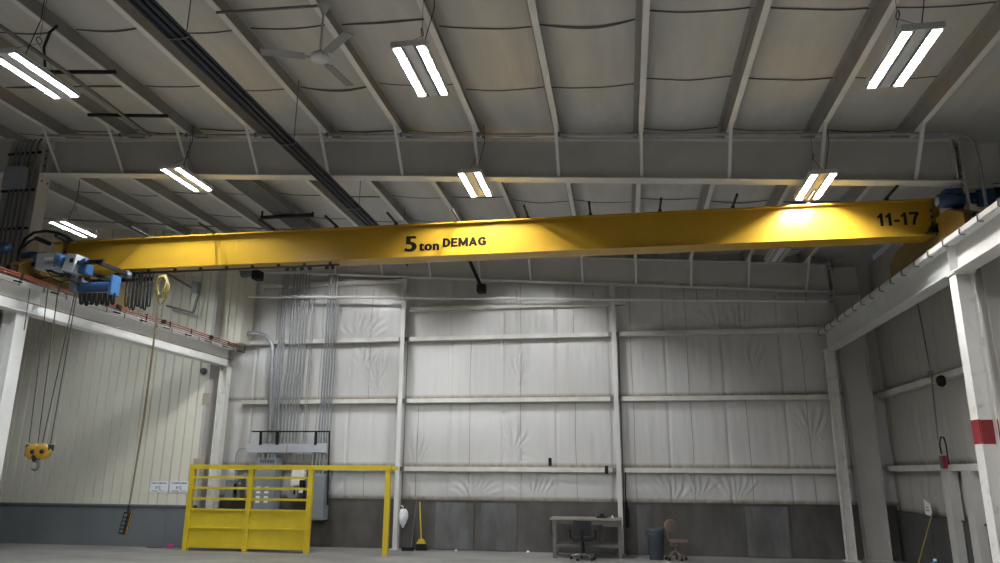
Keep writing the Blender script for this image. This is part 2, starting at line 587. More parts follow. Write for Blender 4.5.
# wainscot of the back wall: sheets with raised lap seams and a worn cap
WZ = 1.31
wn = MB()
cuts = [-11.86, -10.4, -9.1, -7.9, -6.3, -5.0, -3.9, -2.6, -1.5, .05, .9, 1.95, 2.95, 4.2, 5.0, XRW - .1]
for i in range(len(cuts) - 1):
    j = [0, .012, .004, .016, .008][i % 5]
    wn.box((cuts[i], YW - .10 - j, 0), (cuts[i + 1] + .03, YW - .03, WZ - [0, .02, .01][i % 3]))
wn.box((-11.86, YW - .13, WZ - .02), (XRW - .1, YW - .02, WZ + .02))
struct('trim_2', wn, M['wains'])
w2 = MB()
for a, b in ((-5.28, -4.2), (-4.0, -3.0), (.25, .62), (3.05, 4.1)):
    w2.box((a, YW - .135, .02), (b, YW - .105, WZ - .05))
struct('trim_3', w2, M['wains2'])
wr = MB().box((XRW - .12, -14, 0), (XRW - .02, YW - .1, 1.17))
for y in (12.0, 13.6, 15.2, 16.9, 18.6):
    wr.box((XRW - .135, y, 0), (XRW - .11, y + .05, 1.17))
wr.box((XRW - .15, -14, 1.16), (XRW - .02, YW - .1, 1.20))
struct('trim_4', wr, M['wainsr'])

# ------------------------------------------------------------------ roof steel
ORD = ['leftmost', 'second', 'third', 'fourth', 'fifth', 'sixth', 'seventh', 'eighth', 'ninth', 'tenth', 'eleventh', 'twelfth', 'thirteenth', 'fourteenth']


def ordinal_from_right(k, n):
    r = n - 1 - k
    return 'rightmost' if r == 0 else ORD[r] + ' from right'


def zsec(h, w, t):
    return [(0, 0), (w, 0), (w, t), (t, t), (t, h), (-w + t, h), (-w + t, h - t), (0, h - t)]


for k, x in enumerate(PX):
    z = zr(x)
    t = thing('roof_purlin', 'light steel roof purlin running into depth, %s of the row' % ordinal_from_right(k, len(PX)), 'roof beam', (x, 3, z), 'roof purlins under the insulation')
    pw = MB().extrude(zsec(.31, .09, .012), (x - .03, -13.9, z + .004), (x - .03, YW - .06, z + .004), (1, 0, 0), (0, 0, 1)).build('web', M['purlin_web_shade'], t)
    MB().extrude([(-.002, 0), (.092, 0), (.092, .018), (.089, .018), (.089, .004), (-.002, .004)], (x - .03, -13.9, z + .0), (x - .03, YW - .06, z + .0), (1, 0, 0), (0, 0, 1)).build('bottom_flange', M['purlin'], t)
    for yf in (YN, YE):
        b = MB()
        b.box((x - .06, yf - .07, z - .001), (x + .07, yf + .07, z + .008))
        b.cyl((x + .03, yf - .03, z + .008), (x + .03, yf - .03, z + .025), .014, 6)
        b.cyl((x + .03, yf + .03, z + .008), (x + .03, yf + .03, z + .025), .014, 6)
        b.build('clip_plate', M['purlin'], t)


def rafter(name, Y, x0, x1, depth, label, web_mat, stiff):
    t = thing(name, label, 'steel beam', ((x0 + x1) / 2, Y, zr((x0 + x1) / 2) - depth))
    p0, p1 = Vector((x0, Y, zr(x0) - depth / 2)), Vector((x1, Y, zr(x1) - depth / 2))
    ax = (p1 - p0).normalized()
    w = Vector((0, 1, 0))
    v = w.cross(ax) * -1
    if v.z < 0:
        v = -v
    MB().extrude([(-.008, -depth / 2 + .02), (.008, -depth / 2 + .02), (.008, depth / 2 - .02), (-.008, depth / 2 - .02)], p0, p1, w, v).build('web', web_mat, t)
    MB().extrude([(-.125, -depth / 2), (.125, -depth / 2), (.125, -depth / 2 + .02), (-.125, -depth / 2 + .02)], p0, p1, w, v).build('bottom_flange', M['steel'], t)
    MB().extrude([(-.125, depth / 2 - .02), (.125, depth / 2 - .02), (.125, depth / 2), (-.125, depth / 2)], p0, p1, w, v).build('top_flange', web_mat, t)
    for xx in stiff:
        MB().box((xx - .012, Y - .12, zr(xx) - depth + .02), (xx + .012, Y + .12, zr(xx) - .02)).build('stiffener_plate', web_mat, t)
    return t


rafter('roof_rafter', YN, -11.98, 5.78, .80, 'deep pale grey roof rafter crossing above the yellow crane bridge', M['steel_dull'], [5.70, -11.9])
rafter('roof_rafter', YN, -25.9, -12.86, .80, 'stub of roof rafter left of the conduit-covered column', M['steel_dull'], [])
rafter('roof_rafter', YE, -11.1, 5.70, .78, 'roof rafter along the top of the back wall below the crane bridge', M['steel_dull'], [5.62, -8.2])

for fr, Y, ks, w in (('near', YN, range(2, 14), 'in front of the rafter above the crane'), ('far', YE, range(4, 14), 'on the back wall rafter below the crane')):
    ks = list(ks)
    for k in ks:
        x = PX[k]
        a = Vector((x - .02, Y - .72, zr(x) + .03))
        b = Vector((x - .02, Y - .06, zr(x) - .77))
        d = (b - a).normalized()
        m = MB().extrude([(0, 0), (.055, 0), (.055, .006), (.006, .006), (.006, .055), (0, .055)], a, b, (1, 0, 0), Vector((1, 0, 0)).cross(d))
        o = m.build('flange_brace', M['steel'])
        tag(o, 'slim angle brace %s, %s' % (w, ordinal_from_right(ks.index(k), len(ks))), 'brace', 'flange braces of the %s rafter' % fr)

# ------------------------------------------------------------------ columns


def frame_column(Y, xi_base, xi_top, xo, ztop, label, bolts=True, face='steel_dull'):
    t = thing('frame_column', label, 'column', ((xi_base + xo) / 2, Y, 0))
    sgn = 1 if xo > xi_base else -1
    web = MB().add([(xi_base, Y - .008, .02), (xo, Y - .008, .02), (xo, Y - .008, ztop), (xi_top, Y - .008, ztop),
                    (xi_base, Y + .008, .02), (xo, Y + .008, .02), (xo, Y + .008, ztop), (xi_top, Y + .008, ztop)],
                   [(0, 1, 2, 3), (7, 6, 5, 4), (0, 3, 7, 4), (1, 5, 6, 2), (0, 4, 5, 1), (3, 2, 6, 7)])
    web.build('web', M[face], t)
    MB().extrude([(-.012, -.15), (.012, -.15), (.012, .15), (-.012, .15)], (xi_base, Y, .02), (xi_top, Y, ztop), (1, 0, 0), (0, 1, 0)).build('inner_flange', M[face], t)
    MB().extrude([(-.012, -.15), (.012, -.15), (.012, .15), (-.012, .15)], (xo, Y, .02), (xo, Y, ztop), (1, 0, 0), (0, 1, 0)).build('outer_flange', M[face], t)
    MB().box((min(xi_base, xo) - .05, Y - .17, 0), (max(xi_base, xo) + .05, Y + .17, .025)).build('base_plate', M[face], t)
    s = MB()
    zk = ztop - .82
    if zk > 3:
        s.box((min(xi_top, xo), Y - .13, zk), (max(xi_top, xo), Y + .13, zk + .02))
        s.build('knee_stiffener', M[face], t)
    if bolts:
        bm_ = MB()
        for i in range(6):
            for dy in (-.08, .08):
                z = ztop - .95 + i * .17
                bm_.cyl((xi_top - .045 * sgn, Y + dy, z), (xi_top - .01 * sgn, Y + dy, z), .018, 6)
        bm_.build('bolt_row', M['dkgalv'], t)
    return t


frame_column(YE, 5.86, 5.74, 6.40, 7.60, 'wide grey frame column in the far right corner beside the back wall')
frame_column(YN, 5.86, 5.80, 6.46, 7.60, 'grey frame column behind the red-banded white post at right edge')
t = frame_column(YN, -12.02, -12.02, -12.85, 8.95, 'grey steel column with conduits strapped to it at left edge', bolts=True)


def w_column(name, X, Y, z1, d, w, label, m, z0=0., cap=True, feature=None):
    """I column, flanges facing +-x"""
    t = thing(name, label, 'column', (X, Y, z0))
    MB().extrude(isec(d, w, .018, .012), (X, Y, z0 + .025), (X, Y, z1), (0, 1, 0), (1, 0, 0)).build('shaft', m, t)
    MB().box((X - d / 2 - .06, Y - w / 2 - .06, z0), (X + d / 2 + .06, Y + w / 2 + .06, z0 + .025)).build('base_plate', m, t)
    if cap:
        MB().box((X - d / 2 - .03, Y - w / 2 - .03, z1), (X + d / 2 + .03, Y + w / 2 + .03, z1 + .02)).build('cap_plate', m, t)
    return t


ZTB = 5.29
XRN = 5.51
XLN = -11.70
ZLB = 5.08
tr = w_column('runway_column', XRN + .02, 12.62, ZTB - .02, .27, .26, 'tall worn white runway post with a red painted band at right', M['worn_white'])
rb = MB().extrude([(a * 1.02, b * 1.02) for a, b in isec(.27, .26, .018, .014)], (XRN + .02, 12.62, 2.56), (XRN + .02, 12.62, 2.93), (0, 1, 0), (1, 0, 0)).build('painted_band', M['red'], tr)
rb['label'] = 'red painted band'
w_column('runway_column', 5.44, 20.40, ZTB - .02, .22, .22, 'slim white runway post against the back wall at far right', M['worn_white'])
w_column('runway_column', XLN - .08, 12.35, ZLB - .02, .30, .30, 'bright white runway post at left edge before the cream wall', M['white'])
w_column('runway_column', XLN + .10, 19.95, ZLB - .02, .24, .24, 'white runway post where cream wall meets back wall', M['worn_white'])

for X, l in ((-6.38, 'white back wall post left of the broom, behind yellow frame end'), (-.20, 'white back wall post at the right end of workbench')):
    t = thing('wall_post', l, 'column', (X, YE, 0))
    zt = zr(X) - .78
    MB().extrude(isec(.24, .125, .014, .01), (X + .02, YE + .02, .02), (X, YE + .02, zt), (1, 0, 0), (0, 1, 0)).build('shaft', M['steel'], t)
    MB().box((X - .12, YE - .14, 0), (X + .12, YE + .18, .02)).build('base_plate', M['steel'], t)
    for z in GZ:
        MB().box((X - .16, YE + .06, z - .06), (X + .16, YE + .068, z + .06)).build('girt_clip', M['dkgalv'], t)
    MB().tube([(X + .12, YE + .10, .1), (X + .12, YE + .10, 5.85)], .016, 6).build('riser_conduit', M['dkgalv'], t)

# ------------------------------------------------------------------ girts


def girt(p0, p1, label, h=.118, dpt=.19, m=None, grp='girts of the back wall', name='wall_girt'):
    p0, p1 = Vector(p0), Vector(p1)
    d = (p1 - p0).normalized()
    if abs(d.x) > abs(d.y):
        inw = Vector((0, 1, 0))
    else:
        inw = Vector((1, 0, 0))
    upv = Vector((0, 0, 1))
    # C profile: face towards the hall, flanges running back to the wall
    secn = [(0, -h / 2), (dpt, -h / 2), (dpt, -h / 2 + .01), (.01, -h / 2 + .01), (.01, h / 2 - .01), (dpt, h / 2 - .01), (dpt, h / 2), (0, h / 2)]
    o = MB().extrude(secn, p0, p1, inw, upv).build(name, m or M['girt'])
    return tag(o, label, 'wall beam', grp)


rows = ['lowest', 'middle', 'upper']
bays = [(-11.4, -6.48, 'left bay by the conduits'), (-6.28, -.30, 'centre bay'), (-.10, 5.70, 'right bay')]
YG = YE + .07
for z, rn in zip(GZ, rows):
    for a, b, bn in bays:
        girt((a, YG, z), (b, YG, z), '%s white wall girt in the %s of the back wall' % (rn, bn))
q = aty(241, 286.3, YG)
girt((-11.1, YG, 7.70), (-6.48, YG, 7.70), 'high wall girt above the conduits, under the far rafter', .10)
girt((-6.28, YG, 6.81), (.15, YG - .0, 6.81), 'high wall girt above the lit centre bay', .11)
pa, pb = aty(247, 296.5, YE - .22), aty(826, 301, YE - .22)
t = thing('sprinkler_pipe', 'long pale pipe hung just below the far rafter on back wall', 'pipe', pa)
MB().cyl(pa, pb, .045, 10).build('pipe_run', M['steel'], t)
b = MB()
for s in (.1, .3, .5, .63, .8, .97):
    p = pa.lerp(pb, s)
    b.tube([p + Vector((0, 0, .25)), p + Vector((0, 0, .04))], .008, 6)
    b.tube([p + Vector((.0, .05 * math.sin(a), .05 * math.cos(a))) for a in [i * math.pi / 5 for i in range(10)]], .008, 5, True)
b.build('hanger', M['dkgalv'], t)
for s, in ((.63,), (.999,)):
    p = pa.lerp(pb, s)
    MB().cyl(p - Vector((.05, 0, 0)), p + Vector((.05, 0, 0)), .06, 12).build('coupling', M['steel'], t)

for z, l in ((2.24, 'lower white girt along the right wall, red alarm on it'), (4.10, 'upper white girt along the right wall under the runway')):
    girt((6.62, -13.9, z), (6.62, YW - .14, z), l, .13, .2, None, 'girts of the right wall')

# ------------------------------------------------------------------ runway beams


def runway(X, z0, z1, y0, y1, label, m, side, w=.30, capw=.52):
    """side: +1 when the hall lies towards +x"""
    t = thing('runway_beam', label, 'crane rail beam', (X, (y0 + y1) / 2, z0))
    d = z1 - z0
    MB().extrude(isec(d, w, .02, .014), (X, y0, (z0 + z1) / 2), (X, y1, (z0 + z1) / 2), (1, 0, 0), (0, 0, 1)).build('beam', m, t)
    cs = [(-capw / 2, -.075), (-capw / 2 + .012, -.075), (-capw / 2 + .012, 0), (capw / 2 - .012, 0), (capw / 2 - .012, -.075), (capw / 2, -.075), (capw / 2, .012), (-capw / 2, .012)]
    MB().extrude(cs, (X, y0, z1 + .002), (X, y1, z1 + .002), (1, 0, 0), (0, 0, 1)).build('channel_cap', m, t)
    MB().extrude([(-.06, 0), (.06, 0), (.06, .012), (.012, .02), (.012, .06), (.03, .068), (.03, .095), (-.03, .095), (-.03, .068), (-.012, .06), (-.012, .02), (-.06, .012)],
                 (X, y0, z1 + .014), (X, y1, z1 + .014), (1, 0, 0), (0, 0, 1)).build('rail', M['dkgalv'], t)
    y = 12.62
    while y > y0:
        for e in (-1, 1):
            MB().box((X + e * .008 if e > 0 else X - w / 2 + .01, y - .008, z0 + .02), (X + w / 2 - .01 if e > 0 else X - .008, y + .008, z1 - .02)).build('stiffener_plate', m, t)
        y -= 7.6
    return t


RR = runway(XRN, ZTB, 5.80, -8, 20.72, 'white crane runway beam along the right side', M['steel'], -1)
y = 9.3
while y < 20.5:      # hook bolts that clamp the rail
    xe = XRN - .26
    m = MB().tube([(xe + .16, y, 5.83), (xe + .02, y, 5.835), (xe - .015, y, 5.82), (xe - .02, y, 5.76), (xe - .02, y, 5.72), (xe - .0, y, 5.702), (xe + .06, y, 5.702)], .012, 6)
    m.build('hook_bolt', M['dkgalv'], RR)
    y += .62
LL = runway(XLN, ZLB, 5.62, -8, 20.15, 'white crane runway beam along the left side', M['white'], 1)
for s in (0,):
    y = 8.2
    while y < 20.5:
        xe = XLN + .26
        MB().tube([(xe - .16, y, 5.65), (xe - .02, y, 5.655), (xe + .015, y, 5.64), (xe + .02, y, 5.58), (xe + .02, y, 5.54), (xe, y, 5.522)], .012, 6).build('hook_bolt', M['dkgalv'], LL)
        y += .62
MB().tube([(XLN + .165, 9, ZLB + .20), (XLN + .165, 15, ZLB + .19), (XLN + .165, 20.1, ZLB + .20)], .014, 6).build('cable_run', M['cord'], LL)

# orange conductor bars on brackets beside the left runway
t = thing('conductor_rail', 'orange insulated conductor bars on brackets along left runway beam', 'power rail', (XLN + .34, 12, 5.62))
for i, z in enumerate((5.655, 5.705)):
    MB().extrude([(-.012, -.011), (.012, -.011), (.012, .011), (-.012, .011)], (XLN + .40, 7.5, z), (XLN + .40, 20.1, z), (1, 0, 0), (0, 0, 1)).build('conductor_bar', M['orange'], t)
y = 8.0
while y < 20.5:
    m = MB().bar((XLN + .19, y, 5.60), (XLN + .44, y, 5.54), .03, .03)
    m.box((XLN + .42, y - .015, 5.58), (XLN + .44, y + .015, 5.73))
    m.build('bracket', M['black'], t)
    y += .95
for y in (9.6, 10.9, 14.6, 16.3, 18.5):
    MB().bevbox((XLN + .365, y - .06, 5.63), (XLN + .44, y + .06, 5.73), .01).build('joint_cover', M['black'], t)

# ------------------------------------------------------------------ bridge crane
YB0, YB1 = 13.2, 13.55
ZBB, ZBT = 6.135, 6.80
XBL, XBR = -11.95, 5.60
cr = thing('bridge_crane', 'long yellow overhead bridge crane girder spanning the hall', 'crane', (-3, 13.1, ZBB))
MB().box((XBL, YB0, ZBB + .02), (XBR, YB0 + .01, ZBT - .025)).box((XBL, YB1 - .01, ZBB + .02), (XBR, YB1, ZBT - .025)).box((XBL, YB0, ZBB + .02), (XBL + .012, YB1, ZBT - .025)).box((XBR - .012, YB0, ZBB + .02), (XBR, YB1, ZBT - .025)).build('girder_web', M['crane'], cr)
MB().box((XBL, YB0 - .09, ZBT - .025), (XBR, YB1 + .06, ZBT)).build('top_flange', M['crane'], cr)
MB().box((XBL, YB0 - .05, ZBB), (XBR, YB1 + .05, ZBB + .02)).build('bottom_flange', M['crane'], cr)
sp = MB()
for px in (186, 798):
    xx = aty(px, 250, YB0).x
    sp.box((xx - .006, YB0 - .004, ZBB + .02), (xx + .006, YB0, ZBT - .025))
sp.build('weld_seam', M['crane'], cr)
for s, px0, py0, size, xsc, bold in (('5', 403.3, 251.6, .44, 1.16, .05), ('ton', 418.5, 250.8, .275, .95, .06), ('DEMAG', 442.8, 247.4, .255, 1.03, 0), ('11-17', 878.3, 226.3, .33, 1.0, 0)):
    o = text_mesh('lettering', s, size, M['letter'], cr, aty(px0, py0, YB0), xsc, bold)
    o['label'] = 'black vinyl lettering %s' % s
# black outrigger pins on the top flange
for px, py in ((148, 236), (213, 237), (272, 234), (336, 231), (396, 227), (458.5, 223.5), (528, 220.5), (590.5, 217), (660, 213), (733, 209), (808, 204), (886.5, 200)):
    xx = aty(px, py, YB0 - .05).x
    m = MB().box((xx - .03, YB0 - .08, ZBT), (xx + .03, YB0 + .02, ZBT + .05))
    m.bar((xx, YB0 + .01, ZBT + .05), (xx, YB0 - .62, ZBT + .06), .035, .035)
    m.build('outrigger_pin', M['black'], cr)


def end_truck(X, zrail, s, label):
    e = MB()
    zb, zt = zrail + .04, 6.42
    y0, y1 = 12.1, 15.5
    outl = [(y0 + .0, zb + .05), (y0 + .12, zb), (y1 - .12, zb), (y1, zb + .05), (y1, zb + .30), (y1 - .5, zt), (y0 + .55, zt), (y0, zb + .22)]
    e.extrude(outl, (X - .13, 0, 0), (X + .13, 0, 0), (0, 1, 0), (0, 0, 1))
    o = e.build('end_truck', M['crane_dark'], cr)
    for y in (y0 + .33, y1 - .33):
        w = MB()
        w.lathe([(0, -.07), (.155, -.07), (.155, -.045), (.125, -.045), (.125, .045), (.155, .045), (.155, .07), (0, .07)], (X, y, zrail + .13), (1, 0, 0), 20)
        w.build('wheel', M['dkgalv'], o)
    for y in (y0, y1):
        b = MB()
        b.cyl((X, y, zb + .13), (X, y + (-.12 if y == y0 else .12), zb + .13), .06, 12)
        b.build('bumper', M['rubber'], o)
    # bolted end plate of the girder
    p = MB().box((X - s * .16, YB0 - .10, ZBB - .02), (X - s * .135, YB1 + .1, ZBT - .02))
    p.build('end_plate', M['crane_dark'], cr)
    for z in (ZBB + .08, ZBB + .2, ZBB + .32, ZBB + .44):
        MB().cyl((X - s * .16, YB0 - .06, z), (X - s * .19, YB0 - .06, z), .022, 6).build('bolt', M['black'], cr)
    return o


end_truck(XRN + .1, 5.90, 1, '')
end_truck(XLN - .10, 5.74, -1, '')


def motor(c, d, r, L, fins_mat, end_mat, parent, name='travel_motor', n=16):
    """finned motor, axis d, fan cowl at the far end"""
    c, d = Vector(c), Vector(d).normalized()
    m = MB().lathe([(0, 0), (r * .8, 0), (r, .05 * L), (r, .62 * L), (r * .94, .64 * L), (r * .94, .97 * L), (r * .7, L), (0, L)], c, d, n)
    u = d.orthogonal().normalized()
    w = d.cross(u)
    for k in range(14):
        a = 2 * math.pi * k / 14
        e = u * math.cos(a) + w * math.sin(a)
        m.bar(c + d * .08 * L + e * r, c + d * .58 * L + e * r, .008, .035, e)
    o = m.build(name, fins_mat, parent)
    MB().lathe([(0, L + .004), (r * .62, L + .004), (r * .64, L - .005)], c, d, n).build('fan_cowl', end_mat, o)
    return o


# right travel drive: big blue gearmotor lying along the girder
pm = aty(937, 203, YB0 - .42)
md = motor(pm + Vector((.62, 0, .03)), (-1, 0, 0), .13, .62, M['blue'], M['boxgrey'], cr)
g = MB().bevbox((pm.x + .58, pm.y - .15, pm.z - .14), (pm.x + .86, pm.y + .18, pm.z + .16), .03)
MB().bevbox((pm.x + .12, pm.y - .09, pm.z + .13), (pm.x + .40, pm.y + .12, pm.z + .23), .02).build('terminal_box', M['blue'], cr)
g.build('gearbox', M['blue'], cr)
MB().bevbox((pm.x + .86, pm.y - .1, pm.z - .08), (pm.x + 1.02, pm.y + .25, pm.z + .28), .03).build('drive_coupling', M['black'], cr)
q = Vector((5.15, YB1 + .1, ZBT + .06))
MB().tube([q, q + Vector((.25, 0, .08)), q + Vector((.6, -.05, .06)), q + Vector((.85, -.2, .0))], .035, 8).bar(q + Vector((-.05, 0, -.06)), q + Vector((.25, 0, .12)), .03, .03).build('festoon_arm', M['black'], cr)
# small cable hanger cluster at the girder's right end
q = Vector((XBR - .12, YB0 - .02, ZBB + .0))
MB().bevbox(q + Vector((-.12, -.12, .02)), q + Vector((.1, -.02, .14)), .015).tube([q + Vector((-.2, -.1, .0)), q + Vector((-.1, -.14, .1)), q + Vector((0, -.14, .16))], .015, 6).tube([q + Vector((.03, -.1, .02)), q + Vector((.03, -.12, -.12)), q + Vector((.09, -.12, -.2))], .014, 6).build('cable_clamp', M['black'], cr)

# left travel drives
q = aty(8, 249, YB0 - 1.3)
q = aty(10, 248, 12.0)
motor(q + Vector((-.40, 0, 0)), (1, -.1, .0), .10, .42, M['blue'], M['blue_light'], cr)
MB().bevbox((q.x - .62, 11.85, q.z - .16), (q.x - .38, 12.09, q.z + .14), .03).build('gearbox', M['blue'], cr)

# black cable conduit that rises from the left truck in an arch onto the girder
pts = [(17, 279), (18, 262), (20, 250), (25, 239), (34, 232.5), (46, 231), (58, 233), (68, 237.5), (74, 241.5)]
MB().tube([aty(a, b, 12.25) for a, b in pts], .03, 8).build('cable_arch', M['rubber'], cr)
MB().tube([aty(a, b, 12.25) for a, b in ((18, 252), (30, 241), (37, 237.5), (46, 243))], .022, 8).build('cable_arch', M['rubber'], cr)
MB().bar(aty(36, 238, 12.4), aty(50, 244, 12.8), .07, .07).build('festoon_arm', M['black'], cr)
MB().bar(aty(56, 235, 12.4), aty(69, 242, 12.8), .07, .07).build('festoon_arm', M['black'], cr)

# ------------------------------------------------------------------ hoist trolley hanging on the near side of the girder
YH = 12.52
ho = thing('rope_hoist', 'blue and grey wire rope hoist trolley at the left end of girder', 'hoist', aty(70, 290, YH))
a, b = aty(40, 271, YH - .15), aty(62.5, 254.5, YH - .15)
ctrl = MB().bevbox((a.x, YH - .30, a.z), (b.x, YH + .05, b.z), .02).build('control_box', M['boxgrey'], ho)
c1 = aty(45, 257.2, YH - .30)
MB().box((c1.x, YH - .304, c1.z - .06), (c1.x + .20, YH - .299, c1.z)).build('name_plate', M['sign'], ctrl)
d1 = aty(44.5, 264.6, YH - .303)
text_mesh('lettering', 'DEMAG', .085, M['ink'], ctrl, d1, 1.2, .02)
MB().box((b.x - .02, YH - .31, a.z + .02), (b.x + .004, YH - .29, b.z - .02)).cyl((b.x + .004, YH - .2, a.z + .3), (b.x + .02, YH - .2, a.z + .3), .012, 8).build('door_edge', M['dkgalv'], ctrl)
p = aty(39, 258, YH)
mo = motor(p + Vector((0, 0, -.02)), (-1, -.12, .06), .125, .38, M['blue'], M['elec_dark'], ho, 'hoist_motor')
a, b = aty(63, 270, YH), aty(71, 256, YH)
MB().bevbox((a.x, YH - .16, a.z), (b.x, YH + .12, b.z), .03).lathe([(0, 0), (.13, 0), (.13, .12), (.06, .14), (0, .14)], ((a.x + b.x) / 2, YH - .16, (a.z + b.z) / 2), (0, -1, 0), 18).build('gearbox', M['blue_light'], ho)
# second, tilted grey enclosure
a, b = aty(74, 276, YH), aty(86, 257, YH)
e2 = MB().extrude([(a.x - .06, a.z + .05), (b.x - .02, a.z), (b.x + .02, b.z - .02), (a.x + .02, b.z)], (0, YH - .28, 0), (0, YH, 0), (1, 0, 0), (0, 0, 1)).build('brake_box', M['boxgrey'], ho)
MB().box((a.x + .09, YH - .286, (a.z + b.z) / 2), (b.x - .03, YH - .279, (a.z + b.z) / 2 + .09)).build('inspection_window', M['black'], e2)
a, b = aty(84, 276, YH), aty(93, 265, YH)
MB().bevbox((a.x, YH - .2, a.z), (b.x, YH + .05, b.z), .03).cyl((a.x + .05, YH - .2, b.z), (b.x + .03, YH - .22, b.z + .05), .05, 12).build('brake_motor', M['blue'], ho)
# trolley frame and drum below the girder
f = MB()
x0, x1 = aty(38, 275, YH).x, aty(118, 290, YH).x
f.box((x0, YH - .22, ZBB - .12), (x1 - .25, YH - .16, ZBB - .04)).box((x0, YB1 + .12, ZBB - .12), (x1 - .1, YB1 + .18, ZBB - .04))
for xx in (x0 + .15, x0 + .7, x1 - .4):
    f.box((xx, YH - .22, ZBB - .13), (xx + .07, YB1 + .18, ZBB - .06))
f.bar((x0 + .1, YH - .2, ZBB - .10), (x0 + .75, YH - .2, ZBB - .34), .05, .05)
f.build('trolley_frame', M['black'], ho)
for xx in (x0 + .25, x1 - .35):
    for yy in (YB0 - .02, YB1 + .02):
        MB().lathe([(0, -.03), (.08, -.03), (.08, .02), (.10, .02), (.10, .03), (0, .03)], (xx, yy, ZBB - .03 - .08), (0, 1, 0), 16).build('trolley_wheel', M['elec_dark'], ho)
dr = MB()
c0, c1_ = aty(79, 287, YH), aty(112, 289, YH)
prof = [(0, 0)]
L = c1_.x - c0.x
nn = 22
for i in range(nn + 1):
    prof += [(.095 if i % 2 else .105, L * i / nn)]
prof += [(0, L)]
dr.lathe(prof, (c0.x, YH + .05, (c0.z + c1_.z) / 2 + .03), (1, 0, 0), 22)
dr.build('rope_drum', M['blue'], ho)
a, b = aty(112, 296, YH), aty(118, 276, YH)
MB().bevbox((a.x, YH - .14, a.z), (b.x, YH + .12, b.z), .02).build('end_shield', M['blue_light'], ho)
MB().bevbox((c0.x - .15, YH - .1, c0.z - .12), (c0.x, YH + .25, c0.z + .18), .03).build('drum_bearing', M['elec_dark'], ho)
# tangled cables below the boxes
for i, pts in enumerate((((30, 274), (38, 279), (50, 277), (60, 282), (70, 280), (80, 285)), ((46, 270), (52, 276), (61, 277), (69, 274)), ((63, 270), (67, 276), (72, 279), (75, 276)), ((20, 274), (26, 273), (33, 275), (40, 272)))):
    MB().tube([aty(p, q, YH - .15 + .04 * i) for p, q in pts], .013, 6).build('control_cable', M['rubber'], ho)

# drooping cable loops under the drum (counted one by one) and festoon beside it
def loop(px, top, bot, Y, w, r, label, grp, mtl='rubber'):
    a = aty(px, top, Y)
    z1 = aty(px, bot, Y).z
    pts = []
    H = a.z - z1
    for i in range(15):
        s = i / 14
        ang = math.pi * s
        if s < .5:
            pts.append((a.x - w / 2 * (1 - .25 * math.sin(ang)) * math.cos(ang) ** .3 if math.cos(ang) > 0 else a.x, Y + .03 * math.sin(ang), a.z - H * math.sin(ang) ** .6))
        else:
            c = -math.cos(ang)
            pts.append((a.x + w / 2 * (1 - .25 * math.sin(ang)) * max(c, 0) ** .3, Y + .03 * math.sin(ang), a.z - H * math.sin(ang) ** .6))
    o = MB().tube(pts, r, 6).build('festoon_cable', M[mtl])
    return tag(o, label, 'cable', grp)


for i in range(7):
    loop(82 + i * 5.2, 293, 303.5 + 1.2 * (i % 2), YH - .02 + .05 * (i % 3), .07, .022, 'short black cable loop drooping under the blue hoist drum', 'short cable loops under the hoist')
for i in range(7):
    loop(129.5 + i * 3.7, 274.5, 306 + 1.6 * (i % 3), YB0 + .05 + .04 * (i % 3), .085, .016, 'long dark festoon cable loop hanging under girder right of hoist', 'festoon loops under the girder')
ft = thing('festoon_track', 'thin festoon cable track bolted under the yellow girder', 'track', (-8, YB0 + .08, ZBB - .08))
MB().box((aty(112, 275, YB0).x, YB0 + .06, ZBB - .08), (aty(338, 262, YB0).x, YB0 + .10, ZBB - .045)).build('rail_profile', M['black'], ft)
for i in range(9):
    xx = aty(120 + i * 26, 272, YB0).x
    MB().box((xx - .02, YB0 + .055, ZBB - .05), (xx + .02, YB0 + .105, ZBB)).build('bracket', M['black'], ft)
for px in (285, 292, 300, 308, 325, 331):
    xx = aty(px, 268, YB0).x
    MB().box((xx - .03, YB0 + .05, ZBB - .14), (xx + .03, YB0 + .11, ZBB - .08)).build('cable_carrier', M['black'], ft)

# hook block on four falls of rope
hp = aty(38, 452, YH)
hb = thing('hook_block', 'yellow double-sheave hook block hanging before the cream wall', 'hook', (hp.x, YH, hp.z - .3))
for px in (33.5, 43):
    c = aty(px, 451.5, YH - .02)
    tilt = Vector((.35, -1, -.05)).normalized()
    MB().lathe([(0, -.05), (.07, -.05), (.132, -.04), (.145, -.025), (.145, .025), (.132, .04), (.07, .05), (0, .05)], c, tilt, 24).build('sheave_guard', M['hook'], hb)
    MB().lathe([(0, .06), (.04, .06), (.045, .045)], c, tilt, 16).build('sheave_pin', M['black'], hb)
c0, c1_ = aty(27.5, 451, YH), aty(49, 449, YH)
MB().bevbox((c0.x - .02, YH - .05, hp.z - .08), (c0.x + .09, YH + .12, hp.z + .14), .02).bevbox((c1_.x - .05, YH - .03, hp.z + .02), (c1_.x + .03, YH + .1, hp.z + .14), .02).bevbox((hp.x - .1, YH - .02, hp.z - .15), (hp.x + .02, YH + .08, hp.z + .05), .02).build('side_cheek', M['black'], hb)
hk = aty(35, 460, YH)
MB().lathe([(0, .08), (.06, .08), (.08, .03), (.055, 0), (.045, -.05), (0, -.05)], hk + Vector((0, 0, .02)), (0, 0, 1), 16).build('swivel', M['black'], hb)
ang = [math.radians(a) for a in range(100, -150, -20)]
hpts = [hk + Vector((0, 0, .0))] + [hk + Vector((.02 + .075 * math.cos(a), 0, -.10 + .085 * math.sin(a))) for a in ang]
MB().tube(hpts, [.035] + [.036 - .0018 * i for i in range(len(ang))], 10).build('hook', M['elec_dark'], hb)
tops = [(49, 280), (59, 283), (75, 293), (76.5, 295)]
